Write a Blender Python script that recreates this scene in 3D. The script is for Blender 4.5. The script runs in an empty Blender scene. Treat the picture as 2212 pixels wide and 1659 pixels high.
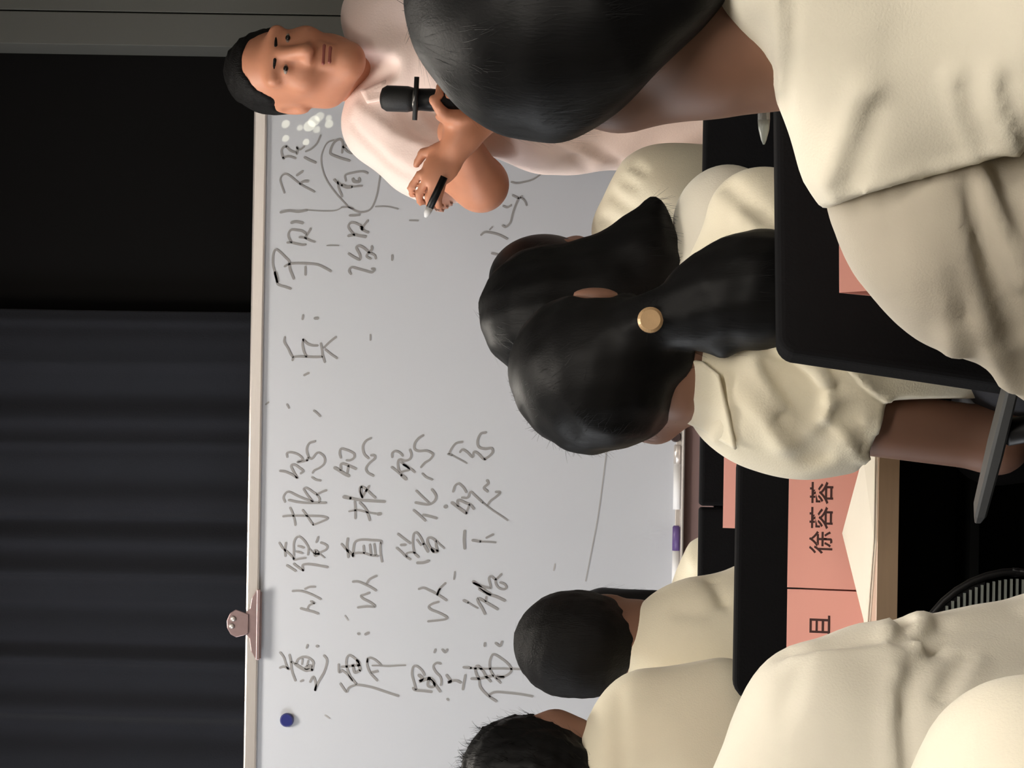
import bpy, bmesh, math, random
import numpy as np
from mathutils import Vector, Matrix

random.seed(7); np.random.seed(7)
SC = bpy.context.scene
COL = SC.collection

# ------------------------------------------------------------------ camera
FPX = 6500.0                       # focal length in photo pixels (2212 wide frame)
CAMZ = 1.19
ROLL = math.radians(0.95)          # the phone was held on its side and a little off level
cam_d = bpy.data.cameras.new('camera'); cam = bpy.data.objects.new('camera', cam_d); COL.objects.link(cam)
cam_d.sensor_fit = 'HORIZONTAL'; cam_d.sensor_width = 36.0; cam_d.lens = FPX / 2212.0 * 36.0
cam_d.clip_start = 0.05; cam_d.clip_end = 60
cx = Vector((math.sin(ROLL), 0, -math.cos(ROLL))); cy = Vector((math.cos(ROLL), 0, math.sin(ROLL))); cz = Vector((0, -1, 0))
cam.matrix_world = Matrix(((cx.x, cy.x, cz.x, 0), (cx.y, cy.y, cz.y, 0), (cx.z, cy.z, cz.z, CAMZ), (0, 0, 0, 1)))
SC.camera = cam

def W(px, py, Y):
    """point at distance Y seen at photo pixel (px, py)"""
    dx, dy = px - 1106.0, py - 829.5
    down = dx * math.cos(ROLL) + dy * math.sin(ROLL)
    right = dx * math.sin(ROLL) - dy * math.cos(ROLL)
    return np.array([right / FPX * Y, Y, CAMZ - down / FPX * Y])
def PR(r, Y): return r * Y / FPX

# ------------------------------------------------------------------ view, world
SC.view_settings.view_transform = 'Standard'; SC.view_settings.look = 'None'
SC.view_settings.gamma = 1.0; SC.view_settings.use_curve_mapping = False
SC.view_settings.exposure = 0.0
wd = bpy.data.worlds.new('world'); SC.world = wd; wd.use_nodes = True
wd.node_tree.nodes['Background'].inputs[0].default_value = (0.55, 0.62, 0.75, 1)
wd.node_tree.nodes['Background'].inputs[1].default_value = 0.05

# daylight entering through the window in the left wall, beside the whiteboard
def area(name, loc, target, sx, sy, power, col):
    d = bpy.data.lights.new(name, 'AREA'); d.shape = 'RECTANGLE'; d.size = sx; d.size_y = sy; d.energy = power; d.color = col
    o = bpy.data.objects.new(name, d); COL.objects.link(o); o.location = loc
    o.rotation_euler = (Vector(target) - Vector(loc)).to_track_quat('-Z', 'Y').to_euler()
    return o
WIN = area('window_daylight', (-3.42, 4.9, 1.75), (0.4, 6.2, 1.4), 1.5, 1.3, 70, (0.95, 0.97, 1.0))

# ------------------------------------------------------------------ materials
def srgb(r, g, b):
    f = lambda c: (c / 255 / 12.92) if c / 255 <= 0.04045 else ((c / 255 + 0.055) / 1.055) ** 2.4
    return (f(r), f(g), f(b), 1)
def mat(name, col, rough=0.7, metal=0.0, spec=0.5, var=0.0, vscale=8.0, bump=0.0, bscale=200.0, sheen=0.0, trans=0.0, stretch=(1, 1, 1), coat=0.0, sss=0.0):
    m = bpy.data.materials.new(name); m.use_nodes = True
    nt = m.node_tree; b = nt.nodes['Principled BSDF']
    b.inputs['Roughness'].default_value = rough; b.inputs['Metallic'].default_value = metal
    b.inputs['Specular IOR Level'].default_value = spec
    b.inputs['Base Color'].default_value = col
    if sheen: b.inputs['Sheen Weight'].default_value = sheen
    if trans: b.inputs['Transmission Weight'].default_value = trans
    if coat: b.inputs['Coat Weight'].default_value = coat
    if sss:
        b.inputs['Subsurface Weight'].default_value = sss; b.inputs['Subsurface Radius'].default_value = (0.01, 0.004, 0.002)
    tc = nt.nodes.new('ShaderNodeTexCoord'); mp = nt.nodes.new('ShaderNodeMapping')
    mp.inputs['Scale'].default_value = stretch
    nt.links.new(tc.outputs['Object'], mp.inputs['Vector'])
    if var:
        n = nt.nodes.new('ShaderNodeTexNoise'); n.inputs['Scale'].default_value = vscale; n.inputs['Detail'].default_value = 4
        nt.links.new(mp.outputs['Vector'], n.inputs['Vector'])
        mx = nt.nodes.new('ShaderNodeMix'); mx.data_type = 'RGBA'
        mx.inputs['A'].default_value = tuple(c * (1 - var) for c in col[:3]) + (1,)
        mx.inputs['B'].default_value = tuple(min(1, c * (1 + var)) for c in col[:3]) + (1,)
        nt.links.new(n.outputs['Fac'], mx.inputs['Factor']); nt.links.new(mx.outputs['Result'], b.inputs['Base Color'])
    if bump:
        n2 = nt.nodes.new('ShaderNodeTexNoise'); n2.inputs['Scale'].default_value = bscale; n2.inputs['Detail'].default_value = 3
        nt.links.new(mp.outputs['Vector'], n2.inputs['Vector'])
        bp = nt.nodes.new('ShaderNodeBump'); bp.inputs['Strength'].default_value = bump; bp.inputs['Distance'].default_value = 0.002
        nt.links.new(n2.outputs['Fac'], bp.inputs['Height']); nt.links.new(bp.outputs['Normal'], b.inputs['Normal'])
    return m
def emit(name, col, strength):
    m = bpy.data.materials.new(name); m.use_nodes = True; nt = m.node_tree
    nt.nodes.remove(nt.nodes['Principled BSDF'])
    e = nt.nodes.new('ShaderNodeEmission'); e.inputs[0].default_value = col; e.inputs[1].default_value = strength
    nt.links.new(e.outputs[0], nt.nodes['Material Output'].inputs[0]); return m

M = dict(
    cream=mat('cream_cotton', srgb(238, 231, 212), 0.85, var=0.04, vscale=20, bump=0.25, bscale=420, sheen=0.2),
    cream2=mat('pale_yellow_cotton', srgb(238, 229, 205), 0.85, var=0.05, vscale=14, bump=0.25, bscale=420, sheen=0.2),
    shaded_sleeve=mat('shaded_sleeve_cloth', srgb(192, 183, 166), 0.9, var=0.04, vscale=14, bump=0.2, bscale=500, sheen=0.2),  # shade on the lower sleeve is put into this greyer, darker colour
    white_shirt=mat('white_cotton', srgb(240, 234, 218), 0.85, var=0.04, vscale=16, bump=0.25, bscale=420, sheen=0.2),
    pink_shirt=mat('pale_pink_cotton', srgb(246, 224, 216), 0.85, var=0.04, vscale=16, bump=0.2, bscale=300, sheen=0.2),
    skin=mat('skin', srgb(132, 96, 79), 0.55, var=0.08, vscale=22, sss=0.05),
    skin_red=mat('ruddy_skin', srgb(204, 140, 110), 0.5, var=0.1, vscale=26, sss=0.05),
    lips=mat('lips', srgb(150, 82, 74), 0.5),
    hair=mat('black_hair', srgb(13, 13, 14), 0.5, spec=0.16, var=0.4, vscale=90, bump=0.12, bscale=420, stretch=(1, 1, 0.07)),
    hair_b=mat('soft_black_hair', srgb(19, 18, 18), 0.6, spec=0.16, var=0.4, vscale=90, bump=0.9, bscale=420, stretch=(1, 1, 0.1)),
    eye=mat('eye_white', srgb(150, 138, 130), 0.35), iris=mat('iris', srgb(25, 18, 15), 0.2),
    trousers=mat('dark_trousers', srgb(32, 33, 40), 0.85, var=0.1, bump=0.2, bscale=300),
    shoe=mat('black_leather', srgb(20, 19, 19), 0.35),
    board=mat('whiteboard_enamel', srgb(200, 203, 210), 0.22, spec=0.35, var=0.012, vscale=5),
    alu=mat('brushed_aluminium', srgb(208, 201, 196), 0.28, metal=0.5, var=0.06, vscale=30, stretch=(1, 1, 12)),
    rail=mat('brown_rail', srgb(205, 170, 165), 0.5, var=0.06, vscale=12),
    ink=mat('marker_ink', srgb(146, 144, 144), 0.5), ink_f=mat('faded_marker_ink', srgb(168, 166, 166), 0.5),
    curtain=mat('navy_curtain', srgb(25, 27, 35), 0.95, var=0.12, vscale=10, bump=0.35, bscale=220, sheen=0.05),
    panel=mat('black_panel', srgb(18, 17, 17), 0.9, spec=0.12, var=0.1, vscale=3),
    greywall=mat('grey_wall_paint', srgb(92, 92, 88), 0.85, var=0.03, vscale=5, bump=0.1, bscale=90),
    wall=mat('warm_wall_paint', srgb(186, 180, 168), 0.9, var=0.03, vscale=4, bump=0.1, bscale=90),
    ceil=mat('ceiling_paint', srgb(215, 212, 204), 0.9, var=0.02, vscale=4),
    carpet=mat('dark_carpet', srgb(40, 38, 38), 0.98, var=0.25, vscale=40, bump=0.5, bscale=160),
    blackfab=mat('black_chair_fabric', srgb(20, 20, 22), 0.9, spec=0.12, var=0.15, vscale=30, bump=0.3, bscale=260),
    blackpl=mat('black_plastic', srgb(14, 14, 16), 0.45, spec=0.25),
    greypl=mat('grey_armrest_plastic', srgb(66, 66, 65), 0.45, var=0.05),
    ribpl=mat('grey_mesh_rib', srgb(120, 126, 122), 0.6),
    wood=mat('brown_wood_edge', srgb(150, 126, 102), 0.55, var=0.16, vscale=9, stretch=(1, 12, 12)),
    desktop=mat('pale_desk_laminate', srgb(206, 176, 156), 0.4, var=0.05, vscale=6),
    deskpanel=mat('black_desk_panel', srgb(14, 15, 16), 0.8, spec=0.15),
    pink=mat('pink_card', srgb(230, 165, 153), 0.75, var=0.03, vscale=10),
    darkpink=mat('pink_card_inside', srgb(170, 78, 72), 0.8),
    print=mat('printed_ink', srgb(62, 32, 30), 0.8),
    paper=mat('white_paper', srgb(236, 228, 212), 0.85, var=0.01, vscale=5),
    clip=mat('worn_steel_clip', srgb(150, 128, 128), 0.38, metal=0.7, var=0.15, vscale=60),
    blue=mat('blue_magnet_plastic', srgb(40, 46, 112), 0.3), brown=mat('brown_magnet_plastic', srgb(58, 42, 42), 0.4),
    purple=mat('purple_plastic', srgb(92, 70, 128), 0.4), whitepl=mat('white_plastic', srgb(236, 236, 238), 0.4),
    mic=mat('black_microphone', srgb(16, 17, 19), 0.5, bump=0.4, bscale=900), steel=mat('grey_steel', srgb(150, 148, 146), 0.3, metal=0.9),
    gold=mat('gold_tie_disc', srgb(190, 158, 118), 0.4, metal=0.25, var=0.25, vscale=40),
    clear=mat('clear_plastic', srgb(225, 228, 225), 0.12, trans=0.75), greytip=mat('grey_rubber_tip', srgb(140, 145, 140), 0.35),
    lamp=emit('lamp_diffuser', (1.0, 0.93, 0.83, 1), 34.5), bulb=emit('warm_bulb', (1.0, 0.9, 0.62, 1), 60.0),
    lampframe=mat('lamp_frame', srgb(215, 214, 210), 0.5), glass=mat('window_glass', srgb(235, 240, 242), 0.05, trans=0.9),
)

# ------------------------------------------------------------------ object helpers
def tag(o, label=None, cat=None, group=None, kind=None):
    if label: o['label'] = label
    if cat: o['category'] = cat
    if group: o['group'] = group
    if kind: o['kind'] = kind
    return o
def empty(name, loc, label=None, cat=None, group=None, rz=0):
    o = bpy.data.objects.new(name, None); COL.objects.link(o); o.location = loc; o.rotation_euler = (0, 0, rz)
    o.empty_display_size = 0.05
    return tag(o, label, cat, group)
def link(name, me, m, parent=None):
    o = bpy.data.objects.new(name, me); COL.objects.link(o)
    if m is not None and not me.materials: me.materials.append(m)
    if parent is not None:
        o.parent = parent
    return o
def bm_obj(name, bm, m, parent=None, smooth=False):
    me = bpy.data.meshes.new(name); bm.to_mesh(me); bm.free()
    if smooth:
        me.polygons.foreach_set('use_smooth', [True] * len(me.polygons))
    return link(name, me, m, parent)
def bbox_bm(bm, lo, hi, bev=0.0, seg=2):
    r = bmesh.ops.create_cube(bm, size=1.0)
    vs = r['verts']
    for v in vs:
        v.co = Vector([lo[i] + (v.co[i] + 0.5) * (hi[i] - lo[i]) for i in range(3)])
    if bev:
        es = list({e for v in vs for e in v.link_edges})
        bmesh.ops.bevel(bm, geom=es, offset=bev, segments=seg, profile=0.5, affect='EDGES')
def box(name, lo, hi, m, parent=None, bev=0.0, seg=2):
    bm = bmesh.new(); bbox_bm(bm, lo, hi, bev, seg); return bm_obj(name, bm, m, parent)
def tube_bm(bm, pts, radii, n=12, caps=True):
    pts = [Vector(p) for p in pts]
    if not hasattr(radii, '__len__'): radii = [radii] * len(pts)
    rings = []; up = None
    for i, p in enumerate(pts):
        t = (pts[min(i + 1, len(pts) - 1)] - pts[max(i - 1, 0)]).normalized()
        if up is None: up = t.orthogonal().normalized()
        up = (up - t * up.dot(t)).normalized(); s = t.cross(up)
        rings.append([bm.verts.new(p + (up * math.cos(a) + s * math.sin(a)) * radii[i]) for a in [2 * math.pi * k / n for k in range(n)]])
    for a, b in zip(rings, rings[1:]):
        for k in range(n): bm.faces.new((a[k], a[(k + 1) % n], b[(k + 1) % n], b[k]))
    if caps:
        bm.faces.new(list(reversed(rings[0]))); bm.faces.new(rings[-1])
def tube(name, pts, radii, m, parent=None, n=12):
    bm = bmesh.new(); tube_bm(bm, pts, radii, n); return bm_obj(name, bm, m, parent, True)

# ------------------------------------------------------------------ distance-field modelling (bodies, clothes, hair)
class Field:
    def __init__(s): s.pr = []; s.disp = []
    def _add(s, fn, lo, hi, k, op): s.pr.append((fn, np.array(lo), np.array(hi), k, op)); return s
    def cap(s, a, b, ra, rb=None, k=0.03, op='u'):
        a = np.array(a, float); b = np.array(b, float); rb = ra if rb is None else rb
        ba = b - a; L2 = max(float(ba @ ba), 1e-9)
        def fn(P):
            t = np.clip(((P - a) @ ba) / L2, 0, 1)
            return np.sqrt((((P - a) - t[..., None] * ba) ** 2).sum(-1)) - (ra + (rb - ra) * t)
        r = max(ra, rb)
        return s._add(fn, np.minimum(a, b) - r, np.maximum(a, b) + r, k, op)
    def chain(s, pts, k=0.03, op='u'):
        for p, q in zip(pts, pts[1:]): s.cap(p[0], q[0], p[1], q[1], k, op)
        return s
    def ell(s, c, r, R=None, k=0.03, op='u'):
        c = np.array(c, float); r = np.array(r, float); R = np.eye(3) if R is None else np.array(R, float)  # rows: local axes
        def fn(P):
            q = (P - c) @ R.T
            k0 = np.sqrt(((q / r) ** 2).sum(-1)); k1 = np.sqrt(((q / (r * r)) ** 2).sum(-1))
            return k0 * (k0 - 1) / np.maximum(k1, 1e-9)
        e = np.sqrt(((R.T * r) ** 2).sum(1))
        return s._add(fn, c - e, c + e, k, op)
    def plane(s, p, n, k=0.004):
        """keep the side the normal points away from"""
        p = np.array(p, float); n = np.array(n, float); n = n / np.linalg.norm(n)
        return s._add(lambda P: (P - p) @ n, (-99,) * 3, (99,) * 3, k, 'i')
    @staticmethod
    def _mix(F, d, k, op):
        if op == 'u':
            h = np.clip(0.5 + 0.5 * (F - d) / k, 0, 1); return F + (d - F) * h - k * h * (1 - h)
        if op == 's': d = -d
        h = np.clip(0.5 - 0.5 * (F - d) / k, 0, 1); return F + (d - F) * h + k * h * (1 - h)
    def at(s, P):
        F = np.full(P.shape[:-1], 1.0)
        for fn, lo, hi, k, op in s.pr: F = s._mix(F, fn(P), k, op)
        return F
    def hit(s, px, py, near=1.5, far=8.0):
        d = W(px, py, 1.0) - np.array([0, 0, CAMZ]); o = np.array([0, 0, CAMZ]); t = near
        while t < far:
            f = float(s.at((o + d * t)[None])[0])
            if f < 0.0008: return o + d * t
            t += max(0.001, 0.7 * f)
        return None
    def fold(s, pix, amp, width, near=1.5, far=8.0):
        """ridge (amp>0) or crease (amp<0) laid over the surface along a line traced in the photograph"""
        pts = []
        for (a, b) in zip(pix, pix[1:]):
            for t in (0, 0.5): pts.append((a[0] + (b[0] - a[0]) * t, a[1] + (b[1] - a[1]) * t))
        pts.append(pix[-1])
        H = [h for h in (s.hit(x, y, near, far) for x, y in pts) if h is not None]
        if len(H) < 2: return s
        H = np.array(H)
        def fn(P):
            best = np.full(len(P), 9.0)
            for a, b in zip(H, H[1:]):
                ba = b - a; t = np.clip(((P - a) @ ba) / max(float(ba @ ba), 1e-9), 0, 1)
                best = np.minimum(best, ((P - a - t[:, None] * ba) ** 2).sum(1))
            return amp * np.exp(-best / (width * width))
        s.disp.append(fn); return s
    def wave(s, amp, scale, seed=0, stretch=(1, 1, 1)):
        rs = np.random.RandomState(seed); K = rs.normal(size=(6, 3)) * scale * np.array(stretch); ph = rs.uniform(0, 6.28, 6)
        s.disp.append(lambda P: amp * np.sin(P @ K.T + ph).mean(1) * 1.6); return s
    def mesh(s, h):
        U = [(lo, hi) for fn, lo, hi, k, op in s.pr if op == 'u']
        lo = np.min([u[0] for u in U], 0) - 0.03 - 2 * h; hi = np.max([u[1] for u in U], 0) + 0.03 + 2 * h
        n = np.ceil((hi - lo) / h).astype(int) + 1
        ax = [lo[i] + np.arange(n[i]) * h for i in range(3)]
        F = np.full(n, 0.5, np.float64)
        for fn, plo, phi, k, op in s.pr:
            i0 = np.clip(np.floor((plo - k - 3 * h - lo) / h).astype(int), 0, n); i1 = np.clip(np.ceil((phi + k + 3 * h - lo) / h).astype(int) + 1, 0, n)
            if (i1 <= i0).any(): continue
            sl = tuple(slice(a, b) for a, b in zip(i0, i1))
            G = np.stack(np.meshgrid(*[ax[j][sl[j]] for j in range(3)], indexing='ij'), -1)
            F[sl] = s._mix(F[sl], fn(G), k, op)
        if s.disp:
            idx = np.where(np.abs(F) < 0.05)
            P = np.stack([ax[j][idx[j]] for j in range(3)], -1)
            F[idx] -= sum(d(P) for d in s.disp)
        F[[0, -1]] = np.maximum(F[[0, -1]], h); F[:, [0, -1]] = np.maximum(F[:, [0, -1]], h); F[:, :, [0, -1]] = np.maximum(F[:, :, [0, -1]], h)
        S = F < 0
        c = n - 1
        acc = np.zeros((*c, 3)); cnt = np.zeros(c)
        off = [(a, b) for a in (0, 1) for b in (0, 1)]
        for axn in range(3):
            o1, o2 = [i for i in range(3) if i != axn]
            s0 = [slice(None)] * 3; s1 = [slice(None)] * 3; s0[axn] = slice(0, -1); s1[axn] = slice(1, None)
            f0 = F[tuple(s0)]; f1 = F[tuple(s1)]; cr = S[tuple(s0)] != S[tuple(s1)]
            I = np.array(np.where(cr)).T
            t = f0[cr] / (f0[cr] - f1[cr])
            pos = I.astype(float); pos[:, axn] += t
            for a, b in off:
                J = I.copy(); J[:, o1] -= a; J[:, o2] -= b
                ok = (J >= 0).all(1) & (J < c).all(1)
                np.add.at(acc, tuple(J[ok].T), pos[ok]); np.add.at(cnt, tuple(J[ok].T), 1)
        mask = cnt > 0
        vid = np.full(c, -1); vid[mask] = np.arange(mask.sum())
        V = lo + acc[mask] / cnt[mask][:, None] * h
        Q = []
        for axn in range(3):
            o1, o2 = (axn + 1) % 3, (axn + 2) % 3
            s0 = [slice(None)] * 3; s1 = [slice(None)] * 3; s0[axn] = slice(0, -1); s1[axn] = slice(1, None)
            A = S[tuple(s0)]; B = S[tuple(s1)]
            for flip, cr in ((False, A & ~B), (True, ~A & B)):
                I = np.array(np.where(cr)).T
                I = I[(I[:, o1] > 0) & (I[:, o2] > 0)]
                if not len(I): continue
                e1 = np.zeros(3, int); e1[o1] = 1; e2 = np.zeros(3, int); e2[o2] = 1
                q = [vid[tuple((I - e1 - e2).T)], vid[tuple((I - e2).T)], vid[tuple(I.T)], vid[tuple((I - e1).T)]]
                Q.append(np.stack(q[::-1] if flip else q, 1))
        Q = np.concatenate(Q)
        return V, Q

def np_mesh(name, V, Q, origin=(0, 0, 0)):
    me = bpy.data.meshes.new(name); V = (V - np.array(origin)).astype(np.float32)
    me.vertices.add(len(V)); me.vertices.foreach_set('co', V.ravel())
    me.loops.add(Q.size); me.loops.foreach_set('vertex_index', Q.ravel().astype(np.int32))
    me.polygons.add(len(Q)); me.polygons.foreach_set('loop_start', (np.arange(len(Q)) * Q.shape[1]).astype(np.int32))
    me.polygons.foreach_set('loop_total', np.full(len(Q), Q.shape[1], np.int32))
    me.polygons.foreach_set('use_smooth', np.ones(len(Q), bool))
    me.update(calc_edges=True); me.validate()
    return me
def field_obj(name, F, h, m, parent=None, strands=None):
    V, Q = F.mesh(h)
    org = np.array(parent.location) if parent is not None else np.zeros(3)
    if strands:
        V2, Q2 = grow(V, Q, **strands); Q2 = Q2 + len(V); V = np.concatenate([V, V2]); Q = np.concatenate([Q, Q2])
    return link(name, np_mesh(name, V, Q, org), m, parent)
def grow(V, Q, n=2000, flow=(0, 0, -1), length=0.05, lift=0.12, width=0.0007, seed=1, flowfn=None, curl=0.15, pick=None):
    """loose hairs following the lie of the hair, so that the outline is soft"""
    rs = np.random.RandomState(seed)
    A, B, C, D = [V[Q[:, i]] for i in range(4)]
    N = np.cross(C - A, D - B); N /= np.maximum(np.linalg.norm(N, axis=1, keepdims=True), 1e-9); ctr = (A + C) / 2
    ids = np.arange(len(Q))
    if pick is not None: ids = ids[pick(ctr)]
    f = rs.choice(ids, n); P = ctr[f]; Nn = N[f]
    T = np.tile(np.array(flow, float), (n, 1)) if flowfn is None else flowfn(P)
    T = T - (T * Nn).sum(1, keepdims=True) * Nn; T += rs.normal(size=T.shape) * curl * 0.3
    T /= np.maximum(np.linalg.norm(T, axis=1, keepdims=True), 1e-6)
    S = np.cross(T, Nn); L = length * rs.uniform(0.5, 1.2, (n, 1)); lf = lift * rs.uniform(0.2, 1.2, (n, 1)); cu = rs.normal(size=(n, 1)) * curl
    Vs = []; Qs = []; seg = 4; base = P - Nn * 0.002
    for i in range(seg + 1):
        t = i / seg
        p = base + T * L * t + Nn * L * (lf * t + 0.0) * (1 - 0.35 * t) + S * cu * L * t * t
        w = width * (1 - 0.75 * t); Vs += [p - S * w, p + S * w]
    Vs = np.stack(Vs, 1).reshape(-1, 3); m = 2 * (seg + 1)
    for i in range(seg):
        b = np.arange(n) * m + 2 * i; Qs.append(np.stack([b, b + 1, b + 3, b + 2], 1))
    return Vs, np.concatenate(Qs)

# ------------------------------------------------------------------ room shell
X0, X1, Y0, Y1, ZC = -3.5, 3.0, -3.0, 7.55, 2.95
def struct(name, lo, hi, m, bev=0):
    return tag(box(name, lo, hi, m, bev=bev), kind='structure')
struct('floor', (X0, Y0, -0.1), (X1, Y1, 0), M['carpet'])
struct('ceiling', (X0, Y0, ZC), (X1, Y1, ZC + 0.1), M['ceil'])
struct('wall_back', (X0, Y1, 0), (X1, Y1 + 0.1, ZC), M['wall'])
struct('wall_rear', (X0, Y0 - 0.1, 0), (X1, Y0, ZC), M['wall'])
struct('wall_right', (X1, Y0, 0), (X1 + 0.1, Y1, ZC), M['wall'])
# left wall with a window opening
wl = empty('wall_left', (X0, 0, 0)); tag(wl, kind='structure')
for lo, hi in (((-0.1, Y0, 0), (0, 4.1, ZC)), ((-0.1, 5.7, 0), (0, Y1, ZC)), ((-0.1, 4.1, 0), (0, 5.7, 1.05)), ((-0.1, 4.1, 2.45), (0, 5.7, ZC))):
    box('wall_section', lo, hi, M['wall'], wl)
wn = empty('window_1', (X0, 4.9, 1.05)); tag(wn, kind='structure')
for lo, hi in (((-0.08, -0.8, 0), (-0.02, -0.74, 1.4)), ((-0.08, 0.74, 0), (-0.02, 0.8, 1.4)), ((-0.08, -0.74, 0), (-0.02, 0.74, 0.06)), ((-0.08, -0.74, 1.34), (-0.02, 0.74, 1.4)), ((-0.08, -0.02, 0.06), (-0.02, 0.02, 1.34))):
    box('window_frame', lo, hi, M['lampframe'], wn)
for a in (-0.74, 0.02):
    box('pane', (-0.055, a, 0.06), (-0.05, a + 0.72, 1.34), M['glass'], wn)
# grey side wall to the right of the black backdrop: two cladding panels with a fine joint
gw = empty('wall_side', (0.795, 7.2, 0)); tag(gw, kind='structure')
box('wall_panel', (0, 0, 0), (0.078, 0.3, ZC), M['greywall'], gw, bev=0.002)
box('wall_panel', (0.081, 0, 0), (X1 - 0.795, 0.3, ZC), M['greywall'], gw, bev=0.002)
# flat black backdrop panel
bp = box('backdrop_panel', (0.10, 7.42, 0), (0.80, 7.50, ZC), M['panel'])
tag(bp, 'flat black backdrop panel between navy curtain and grey wall', 'panel')
# navy curtain, pleated
def curtain():
    xs = np.linspace(X0 + 0.02, 0.168, 900)
    rs = np.random.RandomState(3)
    prof = np.zeros_like(xs); x = xs[-1] - 0.02; marks = []
    while x > X0:
        marks.append(x); x -= rs.choice([0.06, 0.09, 0.12, 0.15]) * rs.uniform(0.85, 1.15)
    for i, mk in enumerate(marks):
        a = rs.uniform(0.012, 0.03); w = rs.uniform(0.03, 0.06); s = np.where(xs > mk, w, w * 0.4)
        prof += a * np.exp(-((xs - mk) / s) ** 2)
    prof += 0.012 * np.sin(xs * 23) + 0.006 * np.sin(xs * 61 + 1)
    V = []; nz = 14
    for j in range(nz):
        z = 0.02 + (ZC - 0.03) * j / (nz - 1)
        sway = 0.006 * np.sin(z * 1.7 + xs * 5)
        V.append(np.stack([xs + sway, 7.36 - prof * (1 + 0.12 * np.sin(z * 2.1)), np.full_like(xs, z)], 1))
    V = np.concatenate(V); n = len(xs)
    I = (np.arange(nz - 1)[:, None] * n + np.arange(n - 1)[None]).ravel()
    Q = np.stack([I, I + 1, I + n + 1, I + n], 1)
    o = link('curtain', np_mesh('curtain', V, Q), M['curtain'])
    sm = o.modifiers.new('thick', 'SOLIDIFY'); sm.thickness = 0.003; sm.offset = 1
    return tag(o, 'dark navy pleated curtain hanging behind the whiteboard', 'curtain')
curtain()

# ceiling light panels
for lx, ly, sx, sy, lb in ((1.4, 0.35, 0.6, 0.3, 'long ceiling light panel above the camera, right side'), (0.25, 0.2, 0.6, 0.3, 'long ceiling light panel above the camera, left side'),
                           (-0.6, 5.8, 0.28, 0.28, 'square ceiling light panel just before the whiteboard'), (-0.2, 3.4, 0.25, 0.25, 'small square ceiling light panel above the middle of the room')):
    cl = empty('ceiling_light', (lx, ly, ZC), lb, 'ceiling light', 'ceiling light panels')
    box('lamp_diffuser', (-sx, -sy, -0.03), (sx, sy, -0.022), M['lamp'], cl)
    e = 0.03
    for lo, hi in (((-sx - e, -sy - e, -0.035), (-sx, sy + e, 0)), ((sx, -sy - e, -0.035), (sx + e, sy + e, 0)), ((-sx, -sy - e, -0.035), (sx, -sy, 0)), ((-sx, sy, -0.035), (sx, sy + e, 0))):
        box('lamp_frame', lo, hi, M['lampframe'], cl)

# ------------------------------------------------------------------ whiteboard on its stand
YB = 6.8
BX0, BX1, BZ0, BZ1 = -1.22, 0.66, 0.815, 1.782
wb = empty('whiteboard', (0, YB, 0), 'large white dry-erase board with black handwriting on a stand', 'whiteboard')
def wbox(name, x0, x1, y0, y1, z0, z1, m, bev=0.0): return box(name, (x0, y0, z0), (x1, y1, z1), m, wb, bev)
wbox('writing_surface', BX0 + 0.02, BX1 - 0.02, 0, 0.012, BZ0, BZ1 - 0.02, M['board'])
FT = 0.029
wbox('frame', BX0, BX1, -0.012, 0.022, BZ1 - FT, BZ1, M['alu'], 0.004)
wbox('frame', BX0, BX0 + FT, -0.012, 0.022, BZ0 - 0.02, BZ1 - FT, M['alu'], 0.004)
wbox('frame', BX1 - FT, BX1, -0.012, 0.022, BZ0 - 0.02, BZ1 - FT, M['alu'], 0.004)
wbox('frame', BX0 + FT, BX1 - FT, -0.010, 0.022, BZ0 - 0.012, BZ0 + 0.002, M['alu'], 0.002)
wbox('tray', BX0 + 0.1, BX1 - 0.1, -0.075, -0.012, BZ0 - 0.014, BZ0 - 0.008, M['alu'], 0.002)
wbox('lower_rail', BX0, BX1, -0.012, 0.022, BZ0 - 0.085, BZ0 - 0.014, M['rail'], 0.003)
for x in (BX0 + 0.12, BX1 - 0.12):
    wbox('leg', x - 0.018, x + 0.018, 0.024, 0.060, 0.05, BZ1 - 0.1, M['alu'], 0.003)
    wbox('foot', x - 0.02, x + 0.02, -0.26, 0.34, 0.0, 0.05, M['alu'], 0.006)

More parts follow.
